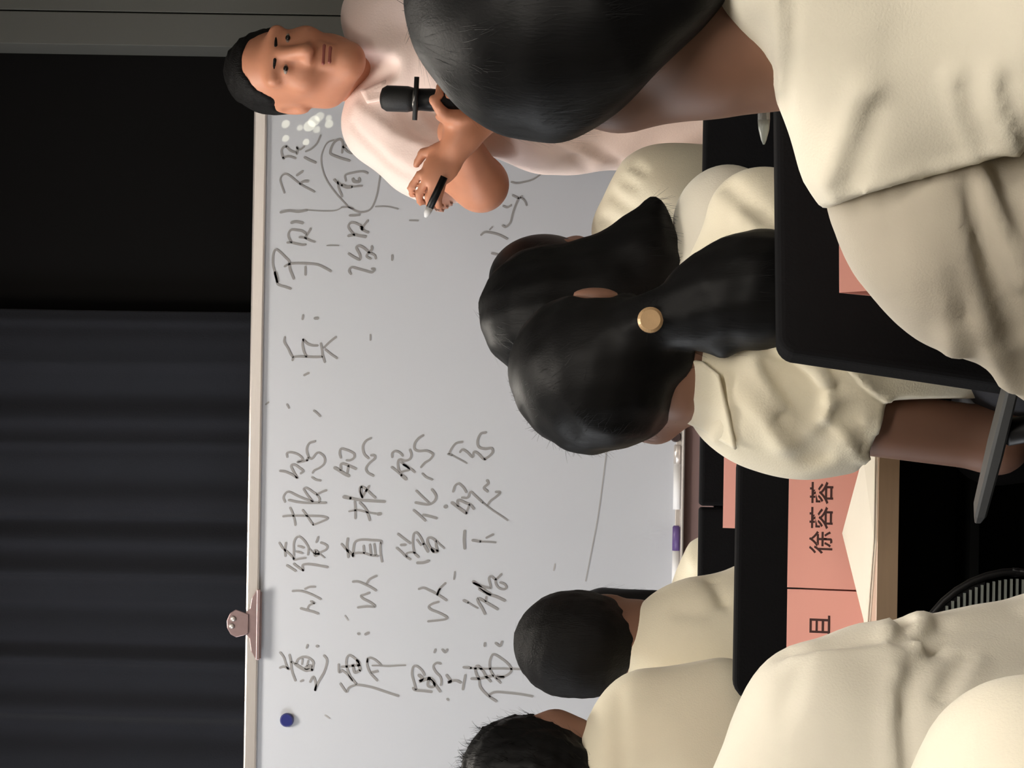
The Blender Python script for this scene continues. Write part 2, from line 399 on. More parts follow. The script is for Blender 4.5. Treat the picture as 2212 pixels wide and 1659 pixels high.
# --- handwriting, traced stroke by stroke on the board
STROKES = {
 (560, 250, 7.373): [(5, "430,490 380,510 355,570 375,660 390,690"), (4.5, "380,670 470,650 580,680"), (4.5, "430,490 500,560 590,590"), (5, "600,500 610,560 600,610"), (4, "600,510 650,540 720,490"), (4, "740,570 830,530 920,440 980,310"), (5, "720,665 800,710 900,750"),
   (4, "400,1230 360,1120 335,1020 370,950 430,930 500,970 600,1050 700,1120 880,1215"), (5.5, "600,950 690,890"), (5.5, "650,1085 700,1050 780,1045"), (5.5, "340,1540 480,1515 620,1530 760,1505"), (2.2, "760,1505 1000,1520 1200,1515 1310,1470"),
   (5, "1440,720 1300,680 1150,620 1130,570 1160,480 1210,410 1290,380 1330,440 1320,590"), (6, "1400,380 1440,430 1340,500"), (4.5, "1340,500 1400,570 1480,600 1480,540 1430,440"), (5, "1590,630 1660,690"),
   (5, "1190,1020 1250,1070 1320,1110"), (7, "1320,1110 1400,1140 1470,1135"), (3.5, "1470,1135 1640,1120"), (4.5, "1250,1050 1265,1150 1320,1290"), (4, "1380,1040 1370,950 1500,910 1640,890 1730,920"), (6.5, "1490,1010 1510,1050 1590,1050 1590,1000"),
   (3, "1190,390 1080,440 1000,600 990,750 1030,930 1110,1090 1230,1250 1340,1370 1420,1450 1500,1480"), (3.6, "1940,880 1910,1050 1880,1230 1830,1390 1760,1500 1640,1540 1540,1520 1420,1460 1310,1460"), (5, "1440,1590 1520,1590 1600,1580"), (2.5, "1850,1450 2050,1450 2212,1490")],
 (560, 420, 6.9125): [(5, "420,720 480,720 560,740 640,755 690,750"), (5, "480,715 440,640 440,580 480,530 560,535 640,550 700,590"), (5, "770,510 730,580 690,640 700,660"), (4.5, "600,640 680,650 760,690 830,710"), (6, "480,425 550,410 650,430"),
   (5, "470,1410 380,1380 280,1345 265,1290 230,1150 205,1050 205,930 225,850 260,825 320,870 390,940 440,990 450,1040"), (8, "272,1300 255,1230 240,1170"), (5, "380,1075 450,1040 560,1030 720,1035 870,1050 980,1100 1070,1150"), (5.5, "450,1040 460,1120 490,1200 515,1260"), (5, "690,1080 690,1200"), (2.5, "1010,765 1190,765"),
   (6, "1330,620 1420,605 1500,620 1590,635"), (5, "1420,605 1360,540 1330,480 1360,430 1420,425 1500,460 1540,490"), (5, "1620,390 1560,470 1530,520 1600,560 1630,570"), (8, "1520,490 1540,515"),
   (5.5, "1335,885 1400,930 1500,975 1500,900 1450,800 1490,770 1560,800 1640,860 1680,820 1680,780"), (4.5, "1640,860 1600,920 1640,955 1670,960"), (4.5, "1640,870 1720,910 1740,960"), (5, "1370,1190 1340,1140 1380,1090 1450,1105 1560,1135 1680,1165 1720,1120 1680,1110"), (5, "1985,910 1985,980")],
 (560, 640, 7.373): [(5, "410,650 400,730 460,830 500,920 535,970"), (5, "530,1020 550,970 640,960 760,965 900,970 1000,965"), (5, "700,690 690,770 710,880 750,960"), (5, "700,690 770,760 850,785 930,785"), (5, "980,750 1000,860 1010,950 1045,1050"), (5, "1220,650 1120,730 1030,820"), (4.5, "1050,850 1150,930 1240,990"),
   (5, "700,300 690,365"), (6.5, "885,352 935,352"), (3.5, "1770,610 1770,700"), (5, "715,1258 790,1222")],
 (560, 860, 7.373): [(4, "105,100 150,65"), (4, "440,100 475,160"), (4.5, "870,200 920,240 970,290"), (4.5, "445,940 440,880 500,865 600,890 660,930 690,980 620,1010 620,1025 700,1010 770,990"), (5, "890,690 800,720 760,790 760,870 780,930 760,990"), (4.5, "790,950 840,965 900,890 950,870 1020,920 1045,980 1030,1050 960,1110 880,1150 850,1190"), (4.5, "840,1260 900,1300 980,1315"),
   (5, "330,1160 420,1175 520,1220 610,1275"), (5, "600,1265 550,1180 510,1100 520,1065 580,1070 650,1120 700,1160 660,1200"),
   (5, "1300,950 1280,880 1300,810 1370,820 1450,850 1510,890 1510,950 1450,990 1390,990"), (7, "1200,1110 1270,1150 1360,1210 1430,1240"), (5.5, "1300,1140 1300,1060 1340,1045 1420,1075 1540,1130"), (5, "1420,1080 1400,1190"), (5, "1780,640 1700,680 1650,770 1670,890 1740,960"), (5, "1780,910 1840,920 1830,970 1750,1040 1700,1120 1730,1190 1820,1240"),
   (5, "1640,1580 1600,1480 1620,1410 1700,1450 1770,1520 1850,1590"), (5, "1700,1480 1750,1400"), (5, "1640,1580 1700,1480")],
 (560, 1060, 7.373): [(4.5, "410,180 385,110 420,40 480,20 600,80 720,130 850,170"), (5, "470,150 600,180 750,195 900,195 1060,195"), (4.5, "850,170 780,90 720,0 710,-30 760,-40 850,20 920,70 960,130 950,180"), (5, "920,60 1000,20 1070,-5"),
   (4.5, "380,410 500,400 700,400 900,405 1000,410 1090,440 1000,490 900,530 860,540"), (4.5, "490,270 530,360 560,460 575,550"), (4.5, "690,310 760,400 810,480 860,545"), (4.5, "320,830 370,910 450,980 540,1070 560,1100 640,1085 740,1070"), (5, "425,830 410,930 415,1040"),
   (4.5, "550,1090 550,960 550,840 580,760 640,735 700,780 760,860 785,920 775,1020"), (4.5, "620,880 710,910"), (4.5, "590,970 690,995"), (5, "940,740 910,820"), (4.5, "980,830 1040,850 1085,890 1060,940 980,980 940,1010"), (7, "940,1010 890,1030 890,960 940,1000"), (3, "800,930 880,1000 960,1010 1040,1070"),
   (5, "440,1190 520,1240 580,1280"), (5, "550,1165 620,1220 700,1270"), (5, "700,1270 690,1190 760,1170 900,1185 1090,1220"),
   (5, "1310,850 1380,930 1470,1010 1500,1050"), (5.5, "1410,760 1395,880 1410,980 1420,1060"), (5, "1490,1040 1500,920 1520,830 1580,790 1680,780 1800,790 1930,800 1950,840"), (5, "1500,1000 1600,990 1690,1000 1780,1030 1890,1040"), (5, "1660,880 1670,990"), (5, "1760,860 1780,1020"), (5, "1830,850 1850,1020"), (5, "1930,830 1930,980 1955,1130"),
   (7.5, "1345,100 1450,120"), (6, "1450,120 1600,150 1800,165 2000,175"), (5, "1520,170 1530,300 1530,440"), (4, "1430,330 1560,310 1700,340 1860,370"), (7, "1890,375 1935,370"), (5.5, "1600,190 1700,300 1760,470"), (5, "1640,100 1620,20 1630,-60"), (5, "1490,1450 1580,1450 1680,1490 1780,1540 1860,1590"), (5, "1870,1355 1760,1410 1710,1480"),
   (4.5, "530,1600 640,1595 760,1625 880,1675 980,1730"), (4.5, "890,1530 800,1535 730,1565")],
 (560, 1260, 7.373): [(4.5, "870,320 800,350 770,400"), (4.5, "820,285 880,315"), (5, "660,400 760,430 860,455 940,485"), (5, "1750,150 1680,180 1620,200 1660,250 1760,300 1830,350 1830,375 1720,370 1570,385"), (6, "1575,800 1592,808"), (6, "1690,812 1740,790"), (4.5, "770,980 755,1030"), (6, "915,1000 935,1004"),
   (4.5, "330,1100 390,1180 430,1300 460,1360"), (5, "330,1345 400,1330 480,1370"), (5, "480,1140 500,1230 510,1330 530,1430 575,1550"), (4, "510,1250 560,1280"), (5, "590,1270 620,1210 700,1175 790,1190 860,1250 860,1290 840,1380"), (7, "580,1290 650,1340 740,1385 790,1380 840,1380"), (4, "690,1210 680,1290"), (4, "780,1230 760,1310"), (9, "745,1350 820,1320"),
   (5, "1030,1150 1075,1210 1070,1300 1030,1420 960,1540 910,1640 890,1700"), (5, "810,1570 860,1490 900,1600 890,1700"), (4.5, "660,1560 700,1545"),
   (5, "1265,1290 1270,1410 1300,1410"), (5, "1310,1330 1400,1325 1500,1310 1600,1300 1560,1230 1450,1150 1400,1180 1385,1260 1400,1360 1440,1470 1500,1550 1540,1600"), (4.5, "1310,1380 1400,1450 1480,1550"), (7, "1560,1230 1610,1380"), (6, "1490,1300 1520,1420 1600,1390"),
   (4.5, "1720,1250 1750,1190 1830,1210 1930,1290"), (5, "1720,1200 1720,1310 1770,1430 1880,1550"), (4, "1800,1310 1900,1310 2050,1320 2212,1310 2330,1305"), (6, "1790,1420 1880,1400")],
 (560, 1380, 6.9125): [(5, "1210,670 1300,790 1340,730 1440,690 1560,700 1700,730 1850,780 2000,830 2080,855")],
 (820, 860, 7.373): [(5, "190,1100 280,1170 350,1230"), (7.5, "350,1230 420,1290"), (5, "200,940 200,880 250,845 320,870 370,920"), (5, "480,820 505,900 480,970 400,1000 310,980 290,1070 320,1170 400,1160 470,1130 340,1020"), (5, "380,1060 470,1110 560,1180"), (5, "700,590 620,640 560,720 555,810 620,845 740,840 820,870 850,910 800,980 720,1030 660,1100"), (4.5, "680,1200 740,1260 840,1300"),
   (5, "1320,700 1220,720 1150,800 1110,880"), (5, "1090,890 1150,910"), (3, "1150,910 1260,970 1390,1040"), (5, "1280,860 1320,820 1390,860 1480,940 1500,860 1560,880 1640,960 1680,980"), (5.5, "1690,550 1610,570 1560,680 1580,780 1680,810 1780,800 1800,860 1740,930 1670,970"), (5, "1170,1490 1200,1400 1260,1365 1330,1420 1380,1500"), (5.5, "1710,1310 1730,1360 1660,1430 1720,1490")],
 (820, 1060, 7.373): [(7, "1150,190 1230,250 1310,310 1380,360"), (5.5, "1250,240 1240,160 1290,160 1380,200 1440,220 1500,290"), (4.5, "1380,360 1430,220"), (5, "1310,110 1400,110 1450,20 1520,80 1640,190"), (3.5, "1640,190 1780,300 1900,380 2040,475"), (5, "1850,20 1920,30 1850,100 1770,160 1720,230"),
   (5, "540,310 620,380 730,480"), (5.5, "690,385 800,410 910,440"), (4.5, "580,0 660,80 780,190"), (5.5, "570,190 700,215 800,215 870,170 900,100 870,30 830,-20"), (8, "1040,255 1062,255"),
   (5, "290,690 380,760 490,840"), (6, "340,865 410,860"), (5, "270,910 350,980 420,1050 490,1095"), (4.5, "430,1050 430,1000 500,980 560,990"), (5, "620,1060 560,1000 535,900 530,780 545,690 590,670 650,740 700,850"), (6.5, "700,850 770,970"), (4, "590,780 660,870"), (5.5, "860,970 800,900 760,820 770,760 820,750 890,800 900,880 920,960"), (8.5, "920,965 860,965 840,935"), (4, "900,800 960,860 1030,920"), (6.5, "600,1150 700,1145 780,1120"),
   (6.5, "1355,640 1345,780 1355,920"), (6, "1480,790 1600,810"), (4, "1600,810 1720,815 1850,825"), (5, "1700,750 1810,695"), (4, "1200,1290 1185,1410"),
   (7, "1490,1450 1560,1500 1680,1600 1760,1650"), (5, "1500,1470 1620,1520 1750,1550 1770,1530 1740,1400 1780,1365 1850,1410 1940,1330"), (5, "1850,1410 1850,1480 1900,1550 1980,1570 2020,1540 1990,1490 1920,1460"), (5, "1050,1470 950,1570 920,1650")],
 (820, 1260, 6.506): [(5, "550,80 620,65 700,100 800,150 940,240"), (5, "850,80 810,160"), (5, "830,260 740,290 690,330 720,370 820,410 920,460 950,490 900,510 780,525 680,535"), (5, "770,970 785,930"), (5, "880,930 920,970 950,930"),
   (6, "470,1470 500,1500 600,1510 730,1525"), (5, "510,1490 480,1380 455,1280 470,1180 520,1165 590,1220 630,1290"), (7, "550,1290 600,1340 560,1380 640,1350 700,1330"), (6, "690,1330 680,1440 760,1450 760,1370 690,1330 760,1400 850,1520"), (5, "860,1130 800,1120 755,1170 790,1250 850,1310 870,1380 860,1430"), (6, "940,1290 1000,1380 960,1390 1060,1365 1140,1395"), (5.5, "1205,1290 1185,1390 1170,1490"), (5, "950,1625 965,1640"),
   (6, "1180,240 1240,270"), (3.5, "1240,270 1320,320 1380,350"), (6, "1400,80 1520,150 1640,190 1760,245"), (6, "1480,430 1440,350 1390,270 1380,215 1460,245 1530,290 1660,365"), (5, "1500,190 1490,250"), (5.5, "1475,880 1480,840"), (5.5, "1630,840 1690,880 1720,820"),
   (6, "1180,1180 1280,1190"), (4.5, "1280,1190 1400,1200 1550,1200 1750,1200 2040,1210"), (6, "1290,1340 1400,1340 1500,1320 1590,1300"), (5.5, "1560,1380 1490,1300 1450,1230 1380,1160 1345,1200 1360,1280 1400,1360 1410,1450 1470,1530 1550,1600 1640,1659"), (5, "1700,1400 1620,1320 1560,1230 1545,1120 1570,1030 1610,1000 1700,1050 1790,1120 1850,1200 1830,1260 1740,1310 1650,1300"), (5, "1550,1590 1550,1560 1640,1530 1800,1540 1980,1560 2150,1590"), (7, "1650,1330 1740,1320")],
 (1000, 350, 6.9125): [(3.5, "720,300 800,320 920,300 1050,260 1180,170"), (4, "740,500 830,540 880,510"), (4.5, "830,540 780,660 740,780 710,900 640,970 590,950"), (3.5, "860,530 920,580 950,650"), (4, "600,660 660,680 720,650"), (4.5, "270,1090 330,1050 430,1060 540,1090 660,1150"), (3.5, "400,1010 440,970"), (4.5, "430,1365 560,1395 750,1430 720,1470")],
 (860, 420, 6.9125): [(3, "170,390 300,395")],
}
FADED = [(2.6, "1310,975 1294,1100 1280,1178 1265,1255"), (3, "1199,1218 1196,1232"), (3, "702,1545 712,1552"), (3, "745,1330 752,1340")]
def catmull(p, n=5):
    p = [np.array(q, float) for q in p]
    if len(p) < 3: return p
    e = [2 * p[0] - p[1]] + p + [2 * p[-1] - p[-2]]; out = []
    for i in range(1, len(e) - 2):
        for t in np.arange(n) / n:
            out.append(0.5 * (2 * e[i] + (e[i + 1] - e[i - 1]) * t + (2 * e[i - 1] - 5 * e[i] + 4 * e[i + 1] - e[i + 2]) * t * t + (3 * e[i] - e[i - 1] - 3 * e[i + 1] + e[i + 2]) * t ** 3))
    return out + [p[-1]]
def ink_mesh(name, lines, m, lift):
    V, Fc = [], []
    for wpx, pts in lines:
        q = [W(x, y, YB)[[0, 2]] for x, y in catmull(pts)]
        q = np.array(q); r = PR(wpx / 2, YB)
        d = np.gradient(q, axis=0); d /= np.maximum(np.linalg.norm(d, axis=1, keepdims=True), 1e-9); nn = np.stack([-d[:, 1], d[:, 0]], 1)
        b = len(V)
        q = np.concatenate([[q[0] - d[0] * r * 0.8], q, [q[-1] + d[-1] * r * 0.8]]); nn = np.concatenate([nn[:1], nn, nn[-1:]])
        rr = np.full(len(q), r); rr[0] = rr[-1] = r * 0.45
        for c, n2, w in zip(q, nn, rr):
            for sgn in (1, -1):
                z = c + n2 * w * sgn; V.append((z[0], -lift, z[1]))
        Fc += [(b + 2 * i, b + 2 * i + 1, b + 2 * i + 3, b + 2 * i + 2) for i in range(len(q) - 1)]
    me = bpy.data.meshes.new(name); me.from_pydata(V, [], Fc); return link(name, me, m, wb)
def parse(s): return [tuple(float(v) for v in t.split(',')) for t in s.split()]
ALL = [(w * 0.98, [(ox + x / sc_, oy + y / sc_) for x, y in parse(s)]) for (ox, oy, sc_), L in STROKES.items() for w, s in L]
# strokes that touch or nearly touch make one written character
par = list(range(len(ALL))); dense = [np.array(catmull(pts, 6)) for w, pts in ALL]
def root_of(i):
    while par[i] != i: i = par[i]
    return i
for i in range(len(ALL)):
    for j in range(i):
        if np.min(((dense[i][:, None] - dense[j][None]) ** 2).sum(-1)) < 9.0 ** 2: par[root_of(i)] = root_of(j)
clusters = {}
for i in range(len(ALL)): clusters.setdefault(root_of(i), []).append(ALL[i])
for L in clusters.values(): ink_mesh('written_character', L, M['ink'], 0.0012)
for w, s in FADED: ink_mesh('faded_mark', [(w, parse(s))], M['ink_f'], 0.0010)

# things on the board
def disc(name, c, r, th, m, label, cat):
    bm = bmesh.new(); tube_bm(bm, [(0, 0, 0), (0, -th * 0.6, 0), (0, -th, 0)], [r, r, r * 0.82], 24)
    o = bm_obj(name, bm, m); o.location = c; return tag(o, label, cat)
c = W(620, 1555, YB - 0.0005); disc('magnet', (c[0], YB - 0.0002, c[2]), PR(15, YB), 0.012, M['blue'], 'round blue magnet near the upper left corner of the whiteboard', 'magnet')
c = W(1461, 943, YB - 0.012); disc('magnet', (c[0], YB - 0.0125, BZ0 + 0.004), PR(12, YB), 0.012, M['brown'], 'round dark brown magnet on the lower edge of the whiteboard', 'magnet')
# bulldog clip on the top rail
c0 = W(545, 1347, YB - 0.02); ck = empty('bulldog_clip', (c0[0], YB - 0.014, c0[2]), 'worn steel bulldog clip on the top rail of the whiteboard', 'clip')
def outline(name, pts, y0, y1, m, parent, bev=0.0015):
    bm = bmesh.new(); vs = [bm.verts.new((p[0], y0, p[1])) for p in pts]; f = bm.faces.new(vs)
    r = bmesh.ops.extrude_face_region(bm, geom=[f]); bmesh.ops.translate(bm, verts=[v for v in r['geom'] if isinstance(v, bmesh.types.BMVert)], vec=(0, y1 - y0, 0))
    bmesh.ops.recalc_face_normals(bm, faces=bm.faces)
    if bev: bmesh.ops.bevel(bm, geom=list(bm.edges), offset=bev, segments=2, profile=0.5, affect='EDGES')
    return bm_obj(name, bm, m, parent)
k = PR(1, YB)
jaw = [(72, -8), (68, -20), (-76, -20), (-76, -8), (-60, 2), (-32, 6), (-20, 16), (22, 16), (32, 6), (56, 2)]
outline('jaw', [(x * k, z * k) for x, z in jaw], -0.006, -0.001, M['clip'], ck)
outline('jaw_lip', [(x * k, z * k) for x, z in [(74, -9), (74, -17), (-78, -17), (-78, -9)]], -0.011, -0.006, M['clip'], ck)
tail = [(20, 8), (26, 24), (30, 36), (22, 48), (6, 55), (-10, 54), (-24, 46), (-30, 34), (-26, 18), (-20, 8)]
hd_ = outline('handle', [(x * k, z * k) for x, z in tail], -0.010, -0.006, M['clip'], ck)
for x, z in ((10, 47), (-6, 50)):
    tube('rivet', [(x * k, -0.010, (z - 6) * k), (x * k, -0.0145, (z - 6) * k)], [7 * k, 4 * k], M['alu'], hd_, 10)
# marker on the tray
a = W(1450, 1270, YB - 0.03); b_ = W(1450, 1135, YB - 0.03)
mk = empty('marker_pen', ((a[0] + b_[0]) / 2, YB - 0.035, BZ0 - 0.008), 'white marker with purple cap lying in the whiteboard tray', 'marker')
hx = (b_[0] - a[0]) / 2
tube('barrel', [(-hx, 0, 0.0085), (hx * 0.2, 0, 0.0085)], 0.0083, M['whitepl'], mk)
tube('cap', [(hx * 0.2, 0, 0.0085), (hx * 0.95, 0, 0.0085), (hx, 0, 0.0085)], [0.0085, 0.0085, 0.006], M['purple'], mk)
a = W(1447, 1100, YB - 0.03); b_ = W(1455, 960, YB - 0.03)
mk = empty('marker_pen', ((a[0] + b_[0]) / 2, YB - 0.035, BZ0 - 0.008), 'plain white marker lying in the whiteboard tray nearer the speaker', 'marker')
hx = (b_[0] - a[0]) / 2
tube('barrel', [(-hx, 0, 0.0085), (hx * 0.4, 0, 0.0085)], 0.0083, M['whitepl'], mk)
tube('cap', [(hx * 0.4, 0, 0.0085), (hx * 0.95, 0, 0.0085), (hx, 0, 0.0085)], [0.0085, 0.0085, 0.006], M['alu'], mk)

# added spotlight, standing in for an unseen source, throws the warm glints beside the speaker's head
sp = empty('added_glint_spotlight', (-0.35, 4.6, ZC), 'small black spotlight added to cast glints on the whiteboard', 'spotlight')
tube('housing', [(0, 0, -0.005), (0, 0.03, -0.06), (0, 0.06, -0.12)], [0.02, 0.045, 0.05], M['blackpl'], sp, 16)
box('bracket', (-0.03, -0.03, -0.012), (0.03, 0.03, 0), M['blackpl'], sp)
for i, (px, py, r, pw) in enumerate(((617, 268, 8, 1.0), (648, 276, 6, .8), (668, 272, 11, 1.1), (678, 262, 11, 1.1), (684, 280, 7, .8), (711, 268, 8, 1.0), (710, 255, 6, .8), (617, 299, 7, .9), (661, 307, 6.5, 1.0), (690, 252, 9, .8))):
    L = bpy.data.lights.new('glint_beam', 'SPOT'); o = bpy.data.objects.new('glint_beam', L); COL.objects.link(o); o.parent = sp
    src = Vector((-0.35 + 0.012 * (i % 4 - 1.5), 4.67, ZC - 0.14 - 0.012 * (i // 4))); o.location = src - Vector(sp.location)
    tgt = Vector(W(px, py, YB)); dist = (tgt - src).length; ax = (tgt - src).normalized()
    o.rotation_euler = (tgt - src).to_track_quat('-Z', 'Y').to_euler()
    L.spot_size = math.radians(1.0); L.spot_blend = 0.0; L.shadow_soft_size = 0.0; L.color = (1, 0.93, 0.66); L.energy = 190 * pw
    # pinhole stop in front of each beam
    bm = bmesh.new(); s1 = ax.orthogonal().normalized(); s2 = ax.cross(s1); c_ = o.location + ax * 0.1; ri = PR(r, YB) * 0.1 / dist
    rg = [[bm.verts.new(c_ + (s1 * math.cos(t) + s2 * math.sin(t)) * rr_) for t in [2 * math.pi * q_ / 20 for q_ in range(20)]] for rr_ in (ri, 0.0018)]
    for q_ in range(20): bm.faces.new((rg[0][q_], rg[0][(q_ + 1) % 20], rg[1][(q_ + 1) % 20], rg[1][q_]))
    bm_obj('pinhole_stop', bm, M['blackpl'], sp)

# ------------------------------------------------------------------ chairs
def rrect(w_top, w_bot, z0, z1, r, n=6):
    pts = []
    for cxx, czz, a0 in ((w_top / 2 - r, z1 - r, 0), (-w_top / 2 + r, z1 - r, 90), (-w_bot / 2 + r, z0 + r, 180), (w_bot / 2 - r, z0 + r, 270)):
        for i in range(n + 1):
            a = math.radians(a0 + 90 * i / n); pts.append((cxx + r * math.cos(a), czz + r * math.sin(a)))
    return pts
def slab(name, pts, th, m, parent, y=0.0, tilt=0.0, curve=0.0, bev=0.008):
    """upholstered panel standing in the local xz plane"""
    bm = bmesh.new(); vs = [bm.verts.new((p[0], 0, p[1])) for p in pts]; f = bm.faces.new(vs)
    r = bmesh.ops.extrude_face_region(bm, geom=[f]); bmesh.ops.translate(bm, verts=[v for v in r['geom'] if isinstance(v, bmesh.types.BMVert)], vec=(0, th, 0))
    bmesh.ops.recalc_face_normals(bm, faces=bm.faces)
    es = [e for e in bm.edges if abs(e.verts[0].co.y - e.verts[1].co.y) < 1e-6]
    bmesh.ops.bevel(bm, geom=es, offset=bev, segments=3, profile=0.5, affect='EDGES')
    bmesh.ops.triangulate(bm, faces=[f for f in bm.faces if len(f.verts) > 4])
    z0 = min(p[1] for p in pts)
    for v in bm.verts: v.co.y += y + curve * v.co.x ** 2 - tilt * (v.co.z - z0)
    return bm_obj(name, bm, m, parent)
def chair(px_c, Yb, ztop, width, label, yaw=0.0, wbot=None, zbot=0.5, arms=False, ribs=False, xc=None, group='black chairs of the audience', rad=0.05):
    """px_c: photo y of the backrest centre; Yb: distance of the backrest"""
    X = W(1600, px_c, Yb)[0] if xc is None else xc
    d = Vector((-math.sin(yaw), math.cos(yaw), 0))
    base = Vector((X, Yb, 0)) + d * 0.24
    c = empty('office_chair', base, label, 'chair', group, yaw)
    wbot = width if wbot is None else wbot
    star = arms or ribs; sw = 0.44 if star else min(0.44, width)
    if not ribs:
        slab('backrest', rrect(width, wbot, zbot, ztop, rad), 0.045, M['blackfab'], c, y=-0.262, curve=-0.25)
    else:
        ro = rrect(width, wbot, zbot, ztop, rad, 10)
        bmf = bmesh.new(); tube_bm(bmf, [(p[0], -0.25, p[1]) for p in ro] + [(ro[0][0], -0.25, ro[0][1])], 0.0045, 8, False)
        bm_obj('back_frame', bmf, M['blackpl'], c, True)
        slab('mesh_back', [(p[0] * 0.97, p[1]) for p in rrect(width, wbot, zbot + 0.004, ztop - 0.004, rad, 10)], 0.004, M['blackfab'], c, y=-0.25, bev=0.001)
        z = ztop - 0.012
        while z > zbot + 0.02:
            up = max(0, z - (ztop - rad)); dn = max(0, (zbot + rad) - z)
            inset = rad - math.sqrt(max(rad * rad - max(up, dn) ** 2, 0))
            hw = width / 2 - inset - 0.008
            if hw > 0.02: box('rib', (-hw, -0.2555, z - 0.0013), (hw, -0.2505, z + 0.0013), M['ribpl'], c)
            z -= 0.0066
    slab('seat', [(x, y) for x, y in rrect(sw, sw - 0.02, -0.22, 0.22, 0.05)], 0.06, M['blackfab'], c).matrix_local = Matrix.Translation((0, 0, 0.41)) @ Matrix.Rotation(math.radians(-90), 4, 'X') @ Matrix.Translation((0, -0.06, 0))
    box('back_support', (-0.03, -0.215, 0.39), (0.03, -0.195, 0.60), M['blackpl'], c, 0.004)
    box('under_frame', (-0.12, -0.215, 0.385), (0.12, 0.12, 0.41), M['blackpl'], c, 0.004)
    if not star:
        for sx in (-1, 1):
            for sy in (-0.19, 0.19): tube('leg', [(sx * (sw / 2 - 0.03), sy, 0.0), (sx * (sw / 2 - 0.035), sy * 0.95, 0.405)], [0.011, 0.012], M['blackpl'], c, 10)
    else: tube('column', [(0, 0, 0.07), (0, 0, 0.386)], 0.028, M['blackpl'], c, 12)
    for i in range(5 if star else 0):
        a = math.radians(90 + 72 * i); e = Vector((math.cos(a), math.sin(a), 0))
        tube('leg', [e * 0.02 + Vector((0, 0, 0.085)), e * 0.22 + Vector((0, 0, 0.06))], [0.022, 0.014], M['blackpl'], c, 8)
        tube('caster', [e * 0.22 + Vector((-e.y * 0.02, e.x * 0.02, 0.027)), e * 0.22 + Vector((e.y * 0.02, -e.x * 0.02, 0.027))], 0.027, M['blackpl'], c, 12)
    return c

# front row
chair(1300, 5.72, 0.831, 0.358, 'black chair in front row behind the person with dark hair', group='chairs in the front row', rad=0.006)
chair(877, 5.72, 0.831, 0.38, 'empty black chair in front row right of the pink card', group='chairs in the front row', rad=0.006)
chair(430, 5.72, 0.835, 0.40, 'black chair in front row nearest the speaker', group='chairs in the front row', rad=0.006)
# second row
chair(1240, 4.72, 0.836, 0.392, 'black chair with straight top behind the pink name cards', rad=0.03, wbot=0.34, zbot=0.52)
chair(1880, 4.60, 0.74, 0.36, 'low black chair under the spiky haired person', zbot=0.52)
chair(640, 4.28, 0.80, 0.36, 'black chair of the bob haired person, behind the ponytail')
# ponytail woman's chair, turned to the left
YT = math.radians(17)
tc = chair(0, 3.50, 0.888, 0.40, 'large black chair behind the woman with the ponytail', yaw=YT, wbot=0.50, zbot=0.50, xc=0.222, rad=0.022, arms=True)
# its left armrest
def tl(p):
    return tuple(Matrix.Rotation(-YT, 3, 'Z') @ (Vector(p) - tc.location))
a0 = W(2192, 800, 3.36); a1 = W(2112, 1122, 3.58)
bm = bmesh.new()
da = Vector(a1 - a0).normalized(); sd = Vector((0, 0, 1)).cross(da).normalized(); up_ = da.cross(sd)
ring = []
for t, wd_, th in ((0, 0.014, 0.007), (0.5, 0.015, 0.008), (0.93, 0.012, 0.007), (1.0, 0.006, 0.004)):
    p = Vector(a0) + (Vector(a1) - Vector(a0)) * t
    ring.append([bm.verts.new(tl(p + sd * wd_ * sx + up_ * th * sz)) for sx, sz in ((-1, -.6), (-.8, -1), (.8, -1), (1, -.6), (1, .6), (.8, 1), (-.8, 1), (-1, .6))])
for r0, r1 in zip(ring, ring[1:]):
    for i in range(8): bm.faces.new((r0[i], r0[(i + 1) % 8], r1[(i + 1) % 8], r1[i]))
bm.faces.new(ring[0][::-1]); bm.faces.new(ring[-1]); bmesh.ops.recalc_face_normals(bm, faces=bm.faces)
bm_obj('armrest', bm, M['greypl'], tc)
mid = Vector(a0) * 0.6 + Vector(a1) * 0.4
tube('arm_post', [tl(mid - Vector((0, 0, 0.008))), tl((mid.x + 0.03, mid.y + 0.02, 0.46)), tl((0.19, 3.66, 0.42))], [0.016, 0.016, 0.014], M['blackpl'], tc)
# mesh-backed chair at the lower left
mc = chair(0, 3.42, 0.732, 0.30, 'low chair with ribbed grey mesh back beside the white shirt', xc=-0.353, zbot=0.50, ribs=True, rad=0.12)
# chairs of the nearest people
chair(-10, 2.50, 0.70, 0.42, 'black chair under the nearest dark haired woman', group='chairs of the nearest people', zbot=0.47)
chair(1790, 2.66, 0.66, 0.40, 'black chair under the person in the white shirt at lower left', group='chairs of the nearest people', zbot=0.47)
chair(1760, 1.93, 0.66, 0.38, 'black chair under the cream shirt in the bottom left corner', group='chairs of the nearest people', zbot=0.5)

